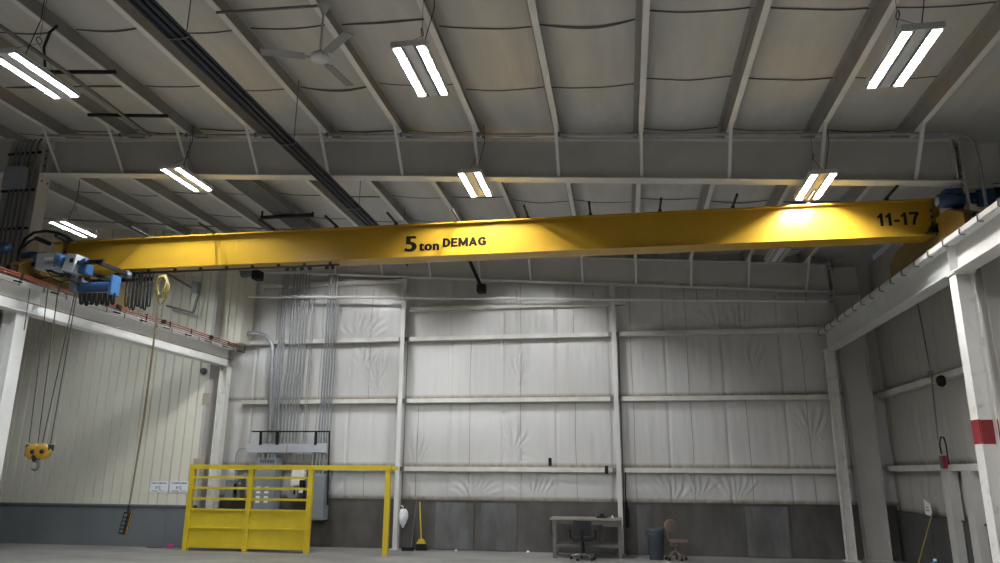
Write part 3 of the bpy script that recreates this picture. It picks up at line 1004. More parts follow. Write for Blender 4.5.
bots = [(29, 443), (38, 443), (42.5, 443), (50.5, 444)]
for (a, b), (c, d) in zip(tops, bots):
    MB().tube([aty(a, b, YH), aty(c, d, YH)], .011, 6).build('rope_fall', M['rope'], ho)
MB().tube([aty(31, 281, YH), aty(26, 318, YH - .2), aty(24, 330, YH - .25)], .009, 6).build('rope_fall', M['rope'], ho)

# yellow rope coil and pendant
YP = YB0 - .12
rc = thing('rope_coil', 'coiled yellow rope hung below the girder beside festoon loops', 'rope', aty(162, 300, YP))
for k in range(4):
    c = aty(162.3, 286, YP)
    pts = []
    for i in range(20):
        a = 2 * math.pi * i / 20
        pts.append(c + Vector(((.10 + .012 * k) * math.cos(a) * (1 + .1 * math.sin(3 * a + k)), .02 * k - .04 + .02 * math.sin(2 * a + k), (.19 + .015 * k) * math.sin(a))))
    MB().tube(pts, .014, 6, True).build('rope_turn', M['rope_y'], rc)
MB().tube([aty(157, 297, YP), aty(160, 306, YP), aty(167, 296, YP)], .014, 6).build('rope_tail', M['rope_y'], rc)
pc = aty(125.5, 522, YP)
pt = thing('pendant_control', 'black crane pendant push-button control hanging on a long cord', 'remote control', (pc.x, YP, pc.z - .25))
top, bot = aty(128.5, 512, YP), aty(122.5, 534, YP)
ax = (bot - top).normalized()
sd = Vector((1, 0, 0)) - ax * ax.x
sd.normalize()
MB().extrude([(-.055, -.05), (.055, -.05), (.06, -.04), (.06, .05), (-.06, .05), (-.06, -.04)], top, bot, sd, ax.cross(sd)).build('housing', M['rubber'], pt)
for i in range(5):
    c = top.lerp(bot, .14 + .18 * i) + Vector((0, -.05, 0))
    MB().cyl(c, c + Vector((0, -.03, 0)), .026, 10).build('push_button', M['elec_dark'], pt)
MB().bar(top + Vector((.063, 0, .0)), bot + Vector((.063, 0, 0)), .005, .03).build('side_stripe', M['hook'], pt)
MB().tube([top + Vector((0, 0, -.01)), aty(129, 505, YP)], [.035, .018], 8).build('cable_boot', M['rubber'], pt)
MB().tube([aty(158.5, 276, YP), aty(156.5, 312, YP), aty(153.5, 340, YP), aty(143, 420, YP), aty(129, 506, YP)], .011, 6).build('cord', M['cord'], pt)
MB().tube([aty(159, 276, YP), aty(157.8, 312, YP), aty(154.5, 340, YP), aty(144.2, 420, YP), aty(130, 504, YP)], .009, 6).build('strain_wire', M['cord'], pt)

# ------------------------------------------------------------------ light fixtures


def fixture(cx, cy, z, label, lit=True, cool=(False, False)):
    L = 1.22
    t = thing('ceiling_light', label, 'ceiling light', (cx, cy, z), 'twin-strip hanging ceiling lights')
    # white housing: centre spine and two channel tops
    h = MB().bevbox((cx - .06, cy - L / 2, z + .005), (cx + .06, cy + L / 2, z + .075), .008)
    h.box((cx - .215, cy - L / 2, z + .066), (cx + .215, cy + L / 2, z + .074))
    for e in (-1, 1):
        h.box((cx - .215, cy + e * L / 2 - .004, z + .0), (cx + .215, cy + e * L / 2 + .004, z + .072))
        h.box((cx - .225, cy + e * (L / 2 - .1) - .02, z + .074), (cx + .225, cy + e * (L / 2 - .1) + .02, z + .09))
    h.build('housing', M['fixture'], t)
    for i, s in enumerate((-1, 1)):
        x = cx + s * .15
        prof = [(-.05, 0), (-.031, .047), (.031, .047), (.05, 0), (.054, 0), (.035, .051), (-.035, .051), (-.054, 0)]
        r = MB().extrude(prof, (x, cy - L / 2 + .006, z), (x, cy + L / 2 - .006, z), (1, 0, 0), (0, 0, 1)).build('reflector', M['reflect'], t)
        m = M['tube_off'] if not lit else M['lamp_dim'] if all(cool) else (M['lamp_cool'] if cool[i] else M['lamp'])
        MB().cyl((x, cy - L / 2 + .02, z + .033), (x, cy + L / 2 - .02, z + .033), .0115, 8).build('tube_lamp', m, r)
        for e in (-1, 1):
            MB().box((x - .05, cy + e * (L / 2 - .014) - .012, z - .004), (x + .05, cy + e * (L / 2 - .014) + .012, z + .012)).build('end_cap', M['white'], r)
    zt = zr(cx)
    hm = MB()
    top = Vector((cx, cy - .05, z + .50))
    for e in (-1, 1):
        hm.tube([(cx, cy + e * .55, z + .085), top], .004, 5)
    hm.tube([top + Vector((0, .05 * math.cos(a), .05 + .05 * math.sin(a))) for a in [2 * math.pi * i / 10 for i in range(10)]], .007, 5, True)
    hm.tube([top + Vector((0, 0, .1)), (cx, cy - .05, zt + .16)], .004, 5)
    hm.build('hanger_wire', M['rope'], t)
    MB().tube([(cx + .05, cy - .3, z + .08), (cx + .12, cy - .32, z + .25), (cx + .22, cy - .3, min(z + .7, zt - .1)), (cx + .2, cy - .3, zt + .1)], .006, 6).build('power_cord', M['rubber'], t)
    return t


FX = [(-8.0, 8.0, 7.43, 'twin-strip light at upper left corner, above the end of crane', (True, False)),
      (-2.38, 8.02, 7.0, 'bright twin-strip light high in the upper middle of ceiling', (False, False)),
      (3.23, 7.95, 6.60, 'bright twin-strip light high in the upper right of ceiling', (False, False)),
      (-8.55, 12.52, 7.76, 'twin-strip light hanging in front of rafter at left', (True, False)),
      (-2.60, 12.56, 7.31, 'twin-strip light in front of rafter at the middle above crane', (False, False)),
      (3.41, 12.55, 6.90, 'bright twin-strip light overlapping the crane girder at right', (False, False)),
      (-2.62, 17.42, 7.6, 'twin-strip light hidden behind the middle of crane girder', (False, False)),
      (-8.25, 17.5, 8.05, 'twin-strip light hidden behind the left half of crane girder', (False, False)),
      (-13.3, 15.2, 7.84, 'small far twin-strip light beyond the conduit column at left', (True, True)),
      (-2.4, 4.2, 7.0, 'twin-strip light out of the picture near the viewer, middle', (False, False)),
      (-7.9, 4.2, 7.43, 'twin-strip light out of the picture near the viewer, left', (False, False)),
      (-2.4, .4, 7.0, 'twin-strip light out of the picture above the viewer, middle', (False, False)),
      (-7.9, .4, 7.43, 'twin-strip light out of the picture above the viewer, left', (False, False))]
for cx, cy, z, l, cool in FX:
    fixture(cx, cy, z, l, True, cool)
fixture(3.72, 17.3, 7.08, 'unlit twin-strip light seen just below the girder at right', False)

# ------------------------------------------------------------------ radiant tube heater
ht = thing('tube_heater', 'long dark radiant tube heater slung diagonally across the ceiling', 'heater', (-5.2, 10, 7.3))
XH, ZH = -5.34, 7.42
y0, y1 = 2.0, 17.3
w = .15
rf = [(-w, 0), (-w + .02, .0), (-.07, .09), (.07, .09), (w - .015, 0), (w, 0), (.08, .10), (-.08, .10)]
MB().extrude(rf, (XH, y0, ZH - .08), (XH, y1, ZH - .08), (1, 0, 0), (0, 0, 1)).build('reflector_hood', M['heater'], ht)
for dx in (-.05, .05):
    MB().cyl((XH + dx, y0 + .1, ZH - .045), (XH + dx, y1 - .05, ZH - .045), .036, 12).build('burner_tube', M['heater'], ht)
MB().box((XH - .13, y1 - .03, ZH - .08), (XH + .13, y1, ZH + .02)).build('end_cap', M['heater'], ht)
y = 4.2
while y < y1:
    m = MB().tube([(XH - .14, y, ZH - .08), (XH - .08, y, ZH - .1), (XH + .08, y, ZH - .1), (XH + .14, y, ZH - .08)], .01, 6)
    m.build('tube_strap', M['dkgalv'], ht)
    MB().tube([(XH + .1, y, ZH + .0), (XH + .1, y, zr(XH) + .02)], .007, 5).build('hanger_chain', M['rope'], ht)
    y += 3.1
MB().tube([(XH, y1 - .01, ZH - .08), (XH, y1 + .05, ZH - .12), (XH - .02, y1 + .06, ZH - .2), (XH, y1 + .02, ZH - .24), (XH + .03, y1 + .02, ZH - .2)], .014, 6).build('end_hook', M['black'], ht)

# dark arm with box below the far rafter, and burner unit at the top left of back wall
a, b = aty(470, 262, 20.22), aty(481.5, 289, 20.22)
t = thing('box_arm', 'dark arm with small black box hanging by the far rafter', 'bracket', b)
MB().bar(a + Vector((-.15, 0, .35)), b + Vector((0, 0, .05)), .07, .10).build('arm', M['black'], t)
MB().bevbox(b + Vector((-.12, -.14, -.12)), b + Vector((.13, .14, .13)), .02).build('box', M['rubber'], t)
a = aty(252, 276, 19.9)
t = thing('unit_blower', 'dark blower unit in the shaded top left corner of back wall', 'heater', a)
MB().bevbox(a + Vector((.08, -.2, -.14)), a + Vector((.32, .15, .14)), .03).build('casing', M['rubber'], t)
MB().lathe([(0, 0), (.11, 0), (.13, .05), (.11, .35), (.07, .4), (0, .4)], a + Vector((-.32, -.05, .06)), (1, 0, .1), 18).build('fan_housing', M['elec_dark'], t)
MB().tube([a + Vector((-.35, 0, .1)), a + Vector((-.5, 0, .3)), a + Vector((-.4, 0, .6))], .03, 8).build('supply_hose', M['rubber'], t)

# ------------------------------------------------------------------ ceiling fan (at rest)
fc = atz(320, 58, 7.55)
fx, fy, fz = fc
fn = thing('ceiling_fan', 'grey three-blade ceiling fan on a down rod, upper left', 'fan', (fx, fy, fz))
MB().lathe([(0, -.06), (.08, -.05), (.125, -.02), (.125, .03), (.08, .07), (.04, .09), (0, .09)], fc, (0, 0, 1), 24).build('motor_hub', M['fixture'], fn)
MB().cyl((fx, fy, fz + .08), (fx, fy, zr(fx) + .02), .016, 10).build('down_rod', M['fixture'], fn)
MB().lathe([(.03, -.16), (.085, -.05), (.09, 0), (0, 0)], (fx, fy, zr(fx) + .03), (0, 0, 1), 18).build('ceiling_cup', M['fixture'], fn)
for k in range(3):
    a = math.radians(200 + 120 * k)
    d = Vector((math.cos(a), math.sin(a), 0))
    n_ = Vector((-d.y, d.x, .12))
    m = MB().extrude([(-.065, -.004), (.065, -.004), (.075, 0), (.065, .004), (-.065, .004)], fc + d * .2 + Vector((0, 0, -.0)), fc + d * .78, n_, d.cross(n_))
    m.bar(fc + d * .1, fc + d * .28, .05, .008)
    m.build('fan_blade', M['fanw'], fn)
MB().bar((fx - 1.6, fy - .05, zr(fx) + .02), (fx - .1, fy, zr(fx) + .0), .03, .03).build('feed_conduit', M['dkgalv'], fn)

# ------------------------------------------------------------------ ceiling conduits
t = thing('conduit_run', 'long thin conduit along the top edge of near rafter', 'conduit', (0, YN - .2, 8.0))
z_ = lambda x: zr(x) + .0
MB().tube([(-11.95, YN - .35, zr(-11.95) - .04), (-6, YN - .35, zr(-6) - .04), (0, YN - .35, zr(0) - .04), (5.62, YN - .35, zr(5.62) - .04), (5.82, YN - .35, zr(5.8) - .08), (5.93, YN - .36, zr(5.9) - .2), (5.95, YN - .36, 7.2), (5.94, YN - .37, 6.2), (5.92, YN - .37, 5.82)], .028, 8).build('pipe_run', M['galv'], t)
for x in PX[3:13]:
    MB().bevbox((x + .02, YN - .385, zr(x) - .08), (x + .06, YN - .32, zr(x) + .0), .01).build('clamp', M['dkgalv'], t)

# left ceiling: dark conduit on two struts
t = thing('strut_conduit', 'dark conduit on two strut hangers at upper left of ceiling', 'conduit', (-9, 10, 8.4))
a, b_, c_ = atz(0, 26, 8.42), atz(66, 72, 8.42), atz(150, 136, 8.42)
MB().tube([a + (a - b_) * .6, a, b_, c_], .035, 8).build('pipe_run', M['dkgalv'], t)
for (p, q) in (((48, 72), (116, 72)), ((88, 115), (168, 116))):
    p, q = atz(*p, 8.49), atz(*q, 8.49)
    MB().bar(p, q, .05, .05).build('strut', M['black'], t)
MB().tube([atz(45, 66, 8.45), atz(44, 47, 8.5), atz(50, 32, 8.55), atz(57, 26, 8.6)], .022, 8).build('flex_drop', M['rubber'], t)

# bundle of conduits behind the near rafter running towards the back wall
for i in range(8):
    x = -8.98 + i * .09
    o = MB().tube([(x, 13.3, zr(x) - .07), (x, 19.9, zr(x) - .07), (x, 20.35, zr(x) - .12), (x, 20.42, zr(x) - .3)], .026, 6).build('ceiling_conduit', M['dkgalv'])
    tag(o, 'one of the parallel grey conduits bundled under the roof, upper left', 'conduit', 'conduit bundle under the roof')
for y, l in ((13.95, 'dark strut crossing the conduit bundle right behind near rafter'), (17.0, 'dark strut crossing the conduit bundle just above the crane')):
    o = MB().box((-9.3, y - .05, zr(-8.6) - .17), (-7.85, y + .05, zr(-8.6) - .10)).box((-9.3, y - .03, zr(-8.6) - .10), (-9.27, y + .03, zr(-9.3) - .0)).box((-7.88, y - .03, zr(-8.6) - .10), (-7.85, y + .03, zr(-7.9) - .0)).build('trapeze_strut', M['black'])
    tag(o, l, 'strut', 'trapeze struts')
o = MB().tube([atz(40, 218, 8.1), atz(108, 222, 8.25), atz(200, 226, 8.2), atz(300, 230, 8.1)], .02, 6).build('cross_conduit', M['dkgalv'])
tag(o, 'thin conduit crossing the ceiling just above the left girder', 'conduit')

# column conduits and box at the left column
t = thing('column_conduit', 'set of grey conduits with box strapped on the left column', 'conduit', (-12.5, YN - .2, 5))
for x in (-12.62, -12.52, -12.40, -12.28, -12.14):
    MB().tube([(x, YN - .2, 0.3), (x, YN - .2, zr(-12.5) - .25), (x + .03, YN - .2, zr(-12.5) - .12), (x + .1, YN - .22, zr(-12.2) - .07)], .025, 6).build('pipe_run', M['dkgalv'], t)
for z in (6.9, 7.75, 8.6):
    MB().box((-12.85, YN - .18, z), (-12.05, YN - .15, z + .05)).build('strut', M['black'], t)
MB().bevbox((-12.66, YN - .38, 7.78), (-12.22, YN - .22, 8.24), .015).build('junction_box', M['elec'], t)

# ------------------------------------------------------------------ back wall electrical gear
YV = YE - .06
vert = [(282.5, 270), (284.8, 270), (287.0, 270), (293.0, 272), (296.0, 272), (299, 272), (302, 272), (305.0, 272), (308, 272), (313, 290), (315, 290), (328.0, 272), (330.5, 272), (333, 272), (335.8, 272), (338.5, 300)]
labs = 'vertical galvanised conduit climbing the back wall above the grey wireway'
for i, (px, py) in enumerate(vert):
    x = aty(px, 300, YV).x
    zt = min(zr(x) - .9, aty(px, py, YV).z)
    zt = 8.0 if py < 280 else zt
    x2 = x + (-.05 if 3 <= i <= 8 else 0)
    o = MB().tube([(x2, YV, 2.86), (x2, YV, 4.7), (x, YV, 5.0), (x, YV, zt)], .026 if py < 280 else .014, 6).build('wall_conduit', M['galv'])
    tag(o, labs, 'conduit', 'vertical wall conduits')
pts = [(236, 334), (250, 333.6), (260, 333.6), (266, 336), (270.5, 341), (272.5, 348), (272.5, 356), (269.5, 443)]
o = MB().tube([aty(a, b, YV - .05) for a, b in pts], .062, 12).build('wall_conduit', M['galv'])
tag(o, 'thick bent conduit turning down from the runway to the wireway', 'conduit')
for i, dx in enumerate((.13, .22, .31)):
    p = aty(274, 348, YV).x + dx
    o = MB().tube([(p, YV, 2.86), (p, YV, 5.85)], .03, 8).build('wall_conduit', M['galv'])
    tag(o, 'straight conduit beside the thick bent conduit', 'conduit', 'straight conduits by the bend')


def panel(name, pa, pb, dep, label, cat, m, extra=None, Y=None):
    Y = Y or YE + .0
    a, b = aty(*pa, Y - dep), aty(*pb, Y - dep)
    t = thing(name, label, cat, (a.x, Y, a.z))
    MB().bevbox((a.x, Y - dep, a.z), (b.x, Y + .1, b.z), .012).build('enclosure', m, t)
    if extra:
        extra(t, a, b, Y - dep)
    return t


def door_parts(t, a, b, y):
    d = MB().box((a.x + .04, y - .012, a.z + .05), (b.x - .04, y + .004, b.z - .05)).build('door', M['elec'], t)
    MB().cyl((a.x + .09, y - .03, (a.z + b.z) / 2), (a.x + .09, y - .01, (a.z + b.z) / 2), .02, 8).build('latch', M['black'], d)


def sw_parts(t, a, b, y):
    d = MB().box((a.x + .03, y - .012, a.z + .03), (b.x - .03, y + .004, a.z + .62 * (b.z - a.z))).build('door', M['elec'], t)
    for i in range(4):
        for j in range(2):
            MB().box((a.x + .08 + .25 * j, y - .016, a.z + .25 + i * .13), (a.x + .2 + .25 * j, y - .011, a.z + .31 + i * .13)).build('breaker_label', M['sign'], d)
    g = MB()
    for i in range(9):
        g.box((a.x + .12 + i * .05, y - .008, b.z - .14), (a.x + .14 + i * .05, y + .002, b.z - .05))
    g.build('vent_grille', M['black'], t)
    MB().box((a.x + .04, y - .006, b.z - .34), (a.x + .17, y + .001, b.z - .2)).build('warning_sticker', M['safety'], t)


panel('wireway', (247.5, 452.5), (327, 444), .16, 'long grey horizontal wireway box across the conduits', 'electrical box', M['boxgrey'], lambda t, a, b, y: MB().box(((a.x + b.x) / 2 - .008, y - .004, a.z), ((a.x + b.x) / 2 + .008, y + .001, b.z)).build('joint_line', M['elec_dark'], t))
panel('switchgear_panel', (252, 512), (276, 458), .38, 'tall grey breaker panel behind the yellow frame', 'electrical box', M['elec'], sw_parts)
panel('disconnect_box', (308, 520), (325, 474), .30, 'blue-grey electrical cabinet right of the breaker panel, above wainscot', 'electrical box', M['elec'], door_parts)
panel('white_cabinet', (290.5, 486), (304.5, 467), .12, 'white wall cabinet behind the yellow frame', 'electrical box', M['white'], lambda t, a, b, y: MB().box((a.x + .03, y - .01, a.z + .03), (b.x - .03, y + .002, b.z - .03)).build('door', M['white'], t))
panel('small_switch_box', (288, 498), (297, 487.5), .22, 'small grey switch box under the white cabinet', 'electrical box', M['elec'], lambda t, a, b, y: MB().box((b.x - .08, y - .05, a.z + .1), (b.x - .04, y, b.z - .05)).build('switch_handle', M['black'], t))
panel('safety_switch', (224, 498), (234, 480), .2, 'grey safety switch left of the breaker panel', 'electrical box', M['elec'], lambda t, a, b, y: MB().box((b.x - .02, y + .02, a.z + .1), (b.x + .05, y + .1, b.z - .1)).build('switch_handle', M['black'], t))
panel('starter_box', (236, 500), (241, 478), .2, 'narrow dark starter box beside grey safety switch', 'electrical box', M['elec_dark'], lambda t, a, b, y: MB().cyl((a.x + .08, y - .02, b.z - .15), (a.x + .08, y, b.z - .15), .03, 10).build('dial', M['boxgrey'], t))
p, q = aty(301.5, 494, YE - .1), aty(302, 480, YE - .1)
t = thing('pilot_switch', 'small dark pilot switch with white legend at right of cabinet', 'switch', p)
MB().bevbox((p.x - .07, YE - .16, p.z), (p.x + .07, YE - .02, q.z), .02).build('body', M['rubber'], t)
MB().box((p.x - .06, YE - .168, p.z + .03), (p.x + .06, YE - .16, p.z + .13)).build('legend', M['sign'], t)
o = MB().tube([aty(246, 448.5, YV), aty(240, 449, YV), aty(236.5, 453, YV), aty(235.5, 462, YV), aty(235.5, 480, YV)], .02, 8).build('wall_conduit', M['galv'])
tag(o, 'small bent conduit at the left end of the wireway', 'conduit')
for px, a, b in ((259, 453, 460), (263, 453, 460), (268, 453, 460), (272, 453, 460), (275, 453, 460)):
    o = MB().tube([aty(px, a - 1, YV - .05), aty(px, b, YV - .05)], .03, 8).build('conduit_nipple', M['galv'])
    tag(o, 'short conduit stub between wireway and tall breaker panel', 'conduit', 'stubs above the breaker panel')
for px in (313, 317, 320.5, 324.5):
    o = MB().tube([aty(px, 452, YV - .05), aty(px - 2, 475, YV - .05)], .03, 8).build('conduit_nipple', M['galv'])
    tag(o, 'conduit stub between wireway and right-hand blue-grey cabinet', 'conduit', 'stubs above the right cabinet')
for px in (291, 304):
    o = MB().tube([aty(px, 452, YV - .03), aty(px - 1.5, 468, YV - .03)], .014, 6).build('conduit_nipple', M['dkgalv'])
    tag(o, 'thin conduit drop between wireway and white wall cabinet', 'conduit', 'drops to the white cabinet')
t = thing('strut_rack', 'black strut rack standing on top of the grey wireway', 'rack', aty(290, 444, YE - .16))
a, b = aty(252, 431.5, YE - .18), aty(330, 431.5, YE - .18)
MB().bar(a, b, .04, .04).build('rail', M['black'], t)
for px in (260.5, 277, 315.5):
    p, q = aty(px, 445, YE - .15), aty(px + .6, 431.5, YE - .15)
    MB().bar(p, q, .07, .05, (0, 1, 0)).build('upright', M['black'], t)
p, q = aty(327.5, 505, YE - .15), aty(329.5, 431.5, YE - .15)
MB().bar(p, q, .04, .04, (0, 1, 0)).build('upright', M['black'], t)

# ------------------------------------------------------------------ yellow guard frame
YF = 19.1
gf = thing('guard_frame', 'yellow steel guard frame with sheet panels and rails before back wall', 'barrier', (-9, YF, 0))
gz = 2.235


def fx_(px, py):
    return aty(px, py, YF - .06).x


PXS = [aty(189.3, 509, YF).x, aty(248.5, 509, YF).x, aty(309, 509, YF).x, aty(387, 509, YF).x]
for i, x in enumerate(PXS):
    MB().extrude([(-.065, -.06), (.065, -.06), (.065, .06), (-.065, .06)], (x, YF, 0), (x, YF, gz - .05), (1, 0, 0), (0, 1, 0)).build('post', M['safety'], gf)
MB().box((PXS[0] - .08, YF - .07, gz - .12), (PXS[3] + .08, YF + .07, gz)).build('top_rail', M['safety'], gf)
for i in range(2):
    a, b = PXS[i] + .07, PXS[i + 1] - .07
    for py in (477.6, 488.3, 499.2):
        z = aty(247, py, YF).z
        MB().box((a, YF - .025, z - .03), (b, YF + .025, z + .03)).build('rail', M['safety'], gf)
    z1, z2, z3 = aty(247, 509.5, YF).z, aty(247, 528.7, YF).z, aty(247, 547.5, YF).z
    MB().box((a, YF - .04, z1 - .045), (b, YF + .04, z1 + .01)).build('panel_rail', M['safety'], gf)
    MB().box((a, YF + .0, z3), (b, YF + .015, z1)).build('sheet_panel', M['safety'], gf)
    MB().box((a, YF - .04, z2 - .022), (b, YF + .0, z2 + .022)).build('stiffening_rib', M['safety'], gf)
    MB().box((a, YF - .035, z3 - .03), (b, YF + .035, z3 + .03)).build('bottom_rail', M['safety'], gf)
MB().box((PXS[3] + .08, YF - .03, gz - .12), (PXS[3] + .25, YF + .03, gz - .02)).build('hinge_lug', M['safety'], gf)

# ------------------------------------------------------------------ signs on the cream wall
YS = YC - .012
for (x0p, x1p, l, hd) in ((149.3, 168.8, 'white safety notice on the cream wall, left of the pair', 0), (169.6, 189.8, 'white safety notice on cream wall nearest the yellow frame', 1)):
    a, b = aty(x0p, 492.2, YS), aty(x1p, 481.2, YS)
    t = thing('wall_notice', l, 'sign', (a.x, YS, a.z), 'white notices on the cream wall')
    MB().box((a.x, YS - .006, a.z), (b.x, YS + .01, b.z)).build('board', M['sign'], t)
    W, H = b.x - a.x, b.z - a.z
    ink = MB()

    def blot(u0, v0, u1, v1):
        ink.box((a.x + u0 * W, YS - .009, a.z + v0 * H), (a.x + u1 * W, YS - .006, a.z + v1 * H))
    u = .08
    random.seed(11 + hd)
    while u < .88:
        w_ = random.uniform(.03, .07)
        blot(u, .76, u + w_, .88)
        u += w_ + random.choice((.015, .015, .04))
    blot(.33, .30, .37, .52)
    blot(.38, .36, .52, .40)
    blot(.38, .48, .50, .52)
    blot(.54, .22, .565, .62)
    blot(.565, .22, .62, .27)
    blot(.12, .10, .46, .15)
    blot(.58, .12, .84, .15)
    ink.build('printed_marks', M['ink'], t)

# panel scars on the cream wall end
for (xa, ya, xb, yb, l) in ((202, 405, 210.5, 393, 'small beige patch plate on the cream wall edge, upper'), (193, 466, 205, 458.5, 'small beige patch plate on cream wall edge above yellow frame')):
    a, b = aty(xa, ya, YC - .01), aty(xb, yb, YC - .01)
    o = MB().bevbox((a.x, YC - .02, a.z), (b.x, YC + .0, b.z), .004).build('patch_plate', M['patch'])
    tag(o, l, 'plate')
p = aty(203, 371, YC - .05)
t = thing('gong', 'small round dark gong on cream wall below the runway', 'bell', p)
MB().lathe([(0, -.06), (.05, -.06), (.09, -.03), (.10, .02), (.1, .05), (0, .05)], p, (0, 1, 0), 18).build('dome', M['elec_dark'], t)
MB().box((p.x - .06, YC - .02, p.z - .05), (p.x + .12, YC + .0, p.z + .05)).build('mount', M['dkgalv'], t)
t = thing('runway_bracket', 'grey steel knee bracket above the left runway near back wall', 'bracket', aty(188, 300, 19.3))
a, b, c = aty(182, 281, 19.5), aty(199, 292, 19.5), aty(193, 313, 19.5)
MB().bar(a + Vector((-.7, 0, .35)), b, .06, .06).bar(b, c, .06, .06).bar(c, c + Vector((-.9, -.0, .25)), .06, .06).build('angle_frame', M['dkgalv'], t)
MB().bevbox((b.x - .2, 19.40, b.z - .02), (b.x, 19.6, b.z + .30), .02).build('box', M['elec'], t)

# ------------------------------------------------------------------ workbench with items
a = aty(555, 518, 19.75)
WB0, WB1, YB_f, YB_b, ZW = -1.93, -.36, 19.55, 20.35, .98
ZW = aty(585, 518.5, YB_f).z
WB0, WB1 = aty(554.5, 540, YB_f).x, aty(620, 540, YB_f).x
wb = thing('workbench', 'grey steel workbench with worn wooden top against back wall', 'workbench', ((WB0 + WB1) / 2, 19.9, 0))
MB().bevbox((WB0 - .12, YB_f - .06, ZW - .045), (WB1 + .06, YB_b, ZW), .008).build('bench_top', M['wood'], wb)
for x in (WB0, WB1):
    for y in (YB_f, YB_b - .12):
        MB().extrude([(-.045, -.045), (.045, -.045), (.045, -.03), (-.03, -.03), (-.03, .045), (-.045, .045)] if x == WB0 else [(.045, -.045), (-.045, -.045), (-.045, -.03), (.03, -.03), (.03, .045), (.045, .045)], (x, y + .03, 0), (x, y + .03, ZW - .045), (1, 0, 0), (0, 1, 0)).build('leg', M['bench'], wb)
MB().box((WB0 - .04, YB_f - .012, ZW - .14), (WB1 + .04, YB_f + .012, ZW - .045)).box((WB0 - .04, YB_b - .1, ZW - .14), (WB1 + .04, YB_b - .08, ZW - .045)).build('apron', M['bench'], wb)
dr_ = MB().bevbox((WB1 - .42, YB_f - .03, ZW - .19), (WB1 - .06, YB_f + .45, ZW - .06), .006).build('drawer', M['bench'], wb)
MB().bar((WB1 - .3, YB_f - .05, ZW - .12), (WB1 - .18, YB_f - .05, ZW - .12), .015, .02).build('handle', M['elec_dark'], dr_)
MB().box((WB0, YB_f - .0, .27), (WB1, YB_f + .02, .34)).box((WB0, YB_b - .12, .27), (WB1, YB_b - .1, .34)).box((WB0 - .02, YB_f, .27), (WB0 + .0, YB_b - .1, .33)).box((WB1, YB_f, .27), (WB1 + .02, YB_b - .1, .33)).build('stretcher', M['bench'], wb)
MB().box((WB0, YB_f + .3, .24), (WB1, YB_b - .1, .27)).build('lower_shelf', M['bench'], wb)
MB().bar((WB1 - .45, YB_b - .15, .3), (WB1 - .45, YB_b - .15, ZW - .05), .1, .05, (0, 1, 0)).build('rear_support', M['bench'], wb)
MB().tube([(WB0 - .08, YB_f + .05, ZW - .06), (WB0 - .1, YB_f + .1, ZW - .3), (WB0 - .02, YB_f + .12, ZW - .5), (WB0 - .06, YB_f + .1, ZW - .75)], .012, 6).build('hanging_cord', M['rubber'], wb)
p = aty(602, 517.5, 19.85)
t = thing('bench_tool', 'small dark tool lying on the workbench top', 'tool', (p.x, 19.85, ZW))
MB().bevbox((p.x - .14, 19.8, ZW), (p.x + .1, 19.92, ZW + .05), .015).build('body', M['rubber'], t)
MB().bevbox((p.x - .06, 19.82, ZW + .045), (p.x + .05, 19.9, ZW + .11), .015).cyl((p.x + .1, 19.86, ZW + .03), (p.x + .17, 19.86, ZW + .03), .018, 8).build('handle', M['rubber'], t)
p = aty(612.5, 517, 19.8)
o = MB().lathe([(0, 0), (.022, 0), (.022, .05), (.012, .06), (.012, .075), (0, .075)], (p.x, 19.8, ZW), (0, 0, 1), 12).build('small_bottle', M['paper'])
tag(o, 'tiny white bottle on the workbench near the wall post', 'bottle')
p = aty(616, 554.5, 19.75)
o = MB().bevbox((p.x - .1, 19.9, .271), (p.x + .12, 20.0, .30), .006).build('paper_box', M['paper'])
tag(o, 'small pale box on the lower shelf of the workbench', 'box')

# office chair in front of the bench
cx, cy = aty(583, 540, 19.3).x, 19.28
ch = thing('office_chair', 'black swivel office chair with chrome base at the workbench', 'chair', (cx, cy, 0))
m = MB()
for k in range(5):
    a = 2 * math.pi * k / 5 + .5
    e = Vector((cx + .30 * math.cos(a), cy + .30 * math.sin(a), .085))
    m.tube([(cx, cy, .14), ((cx + e.x) / 2, (cy + e.y) / 2, .125), e], [.032, .026, .02], 8)
base = m.build('star_base', M['chrome'], ch)
for k in range(5):
    a = 2 * math.pi * k / 5 + .5
    c = Vector((cx + .30 * math.cos(a), cy + .30 * math.sin(a), .032))
    MB().lathe([(0, -.025), (.03, -.025), (.032, -.015), (.032, .015), (.03, .025), (0, .025)], c, (-math.sin(a), math.cos(a), 0), 12).cyl(c, c + Vector((0, 0, .05)), .01, 6).build('caster', M['rubber'], base)
MB().cyl((cx, cy, .12), (cx, cy, .44), .028, 12).cyl((cx, cy, .14), (cx, cy, .28), .045, 12).build('gas_column', M['rubber'], ch)
MB().bevbox((cx - .25, cy - .22, .44), (cx + .25, cy + .25, .53), .035).build('seat', M['fabric'], ch)


def curved(u, v, cx=cx, cy=cy):
    return Vector((cx + u, cy - .24 + .25 * u * u * 3 - .05 * (v - .5), .58 + v * .36))


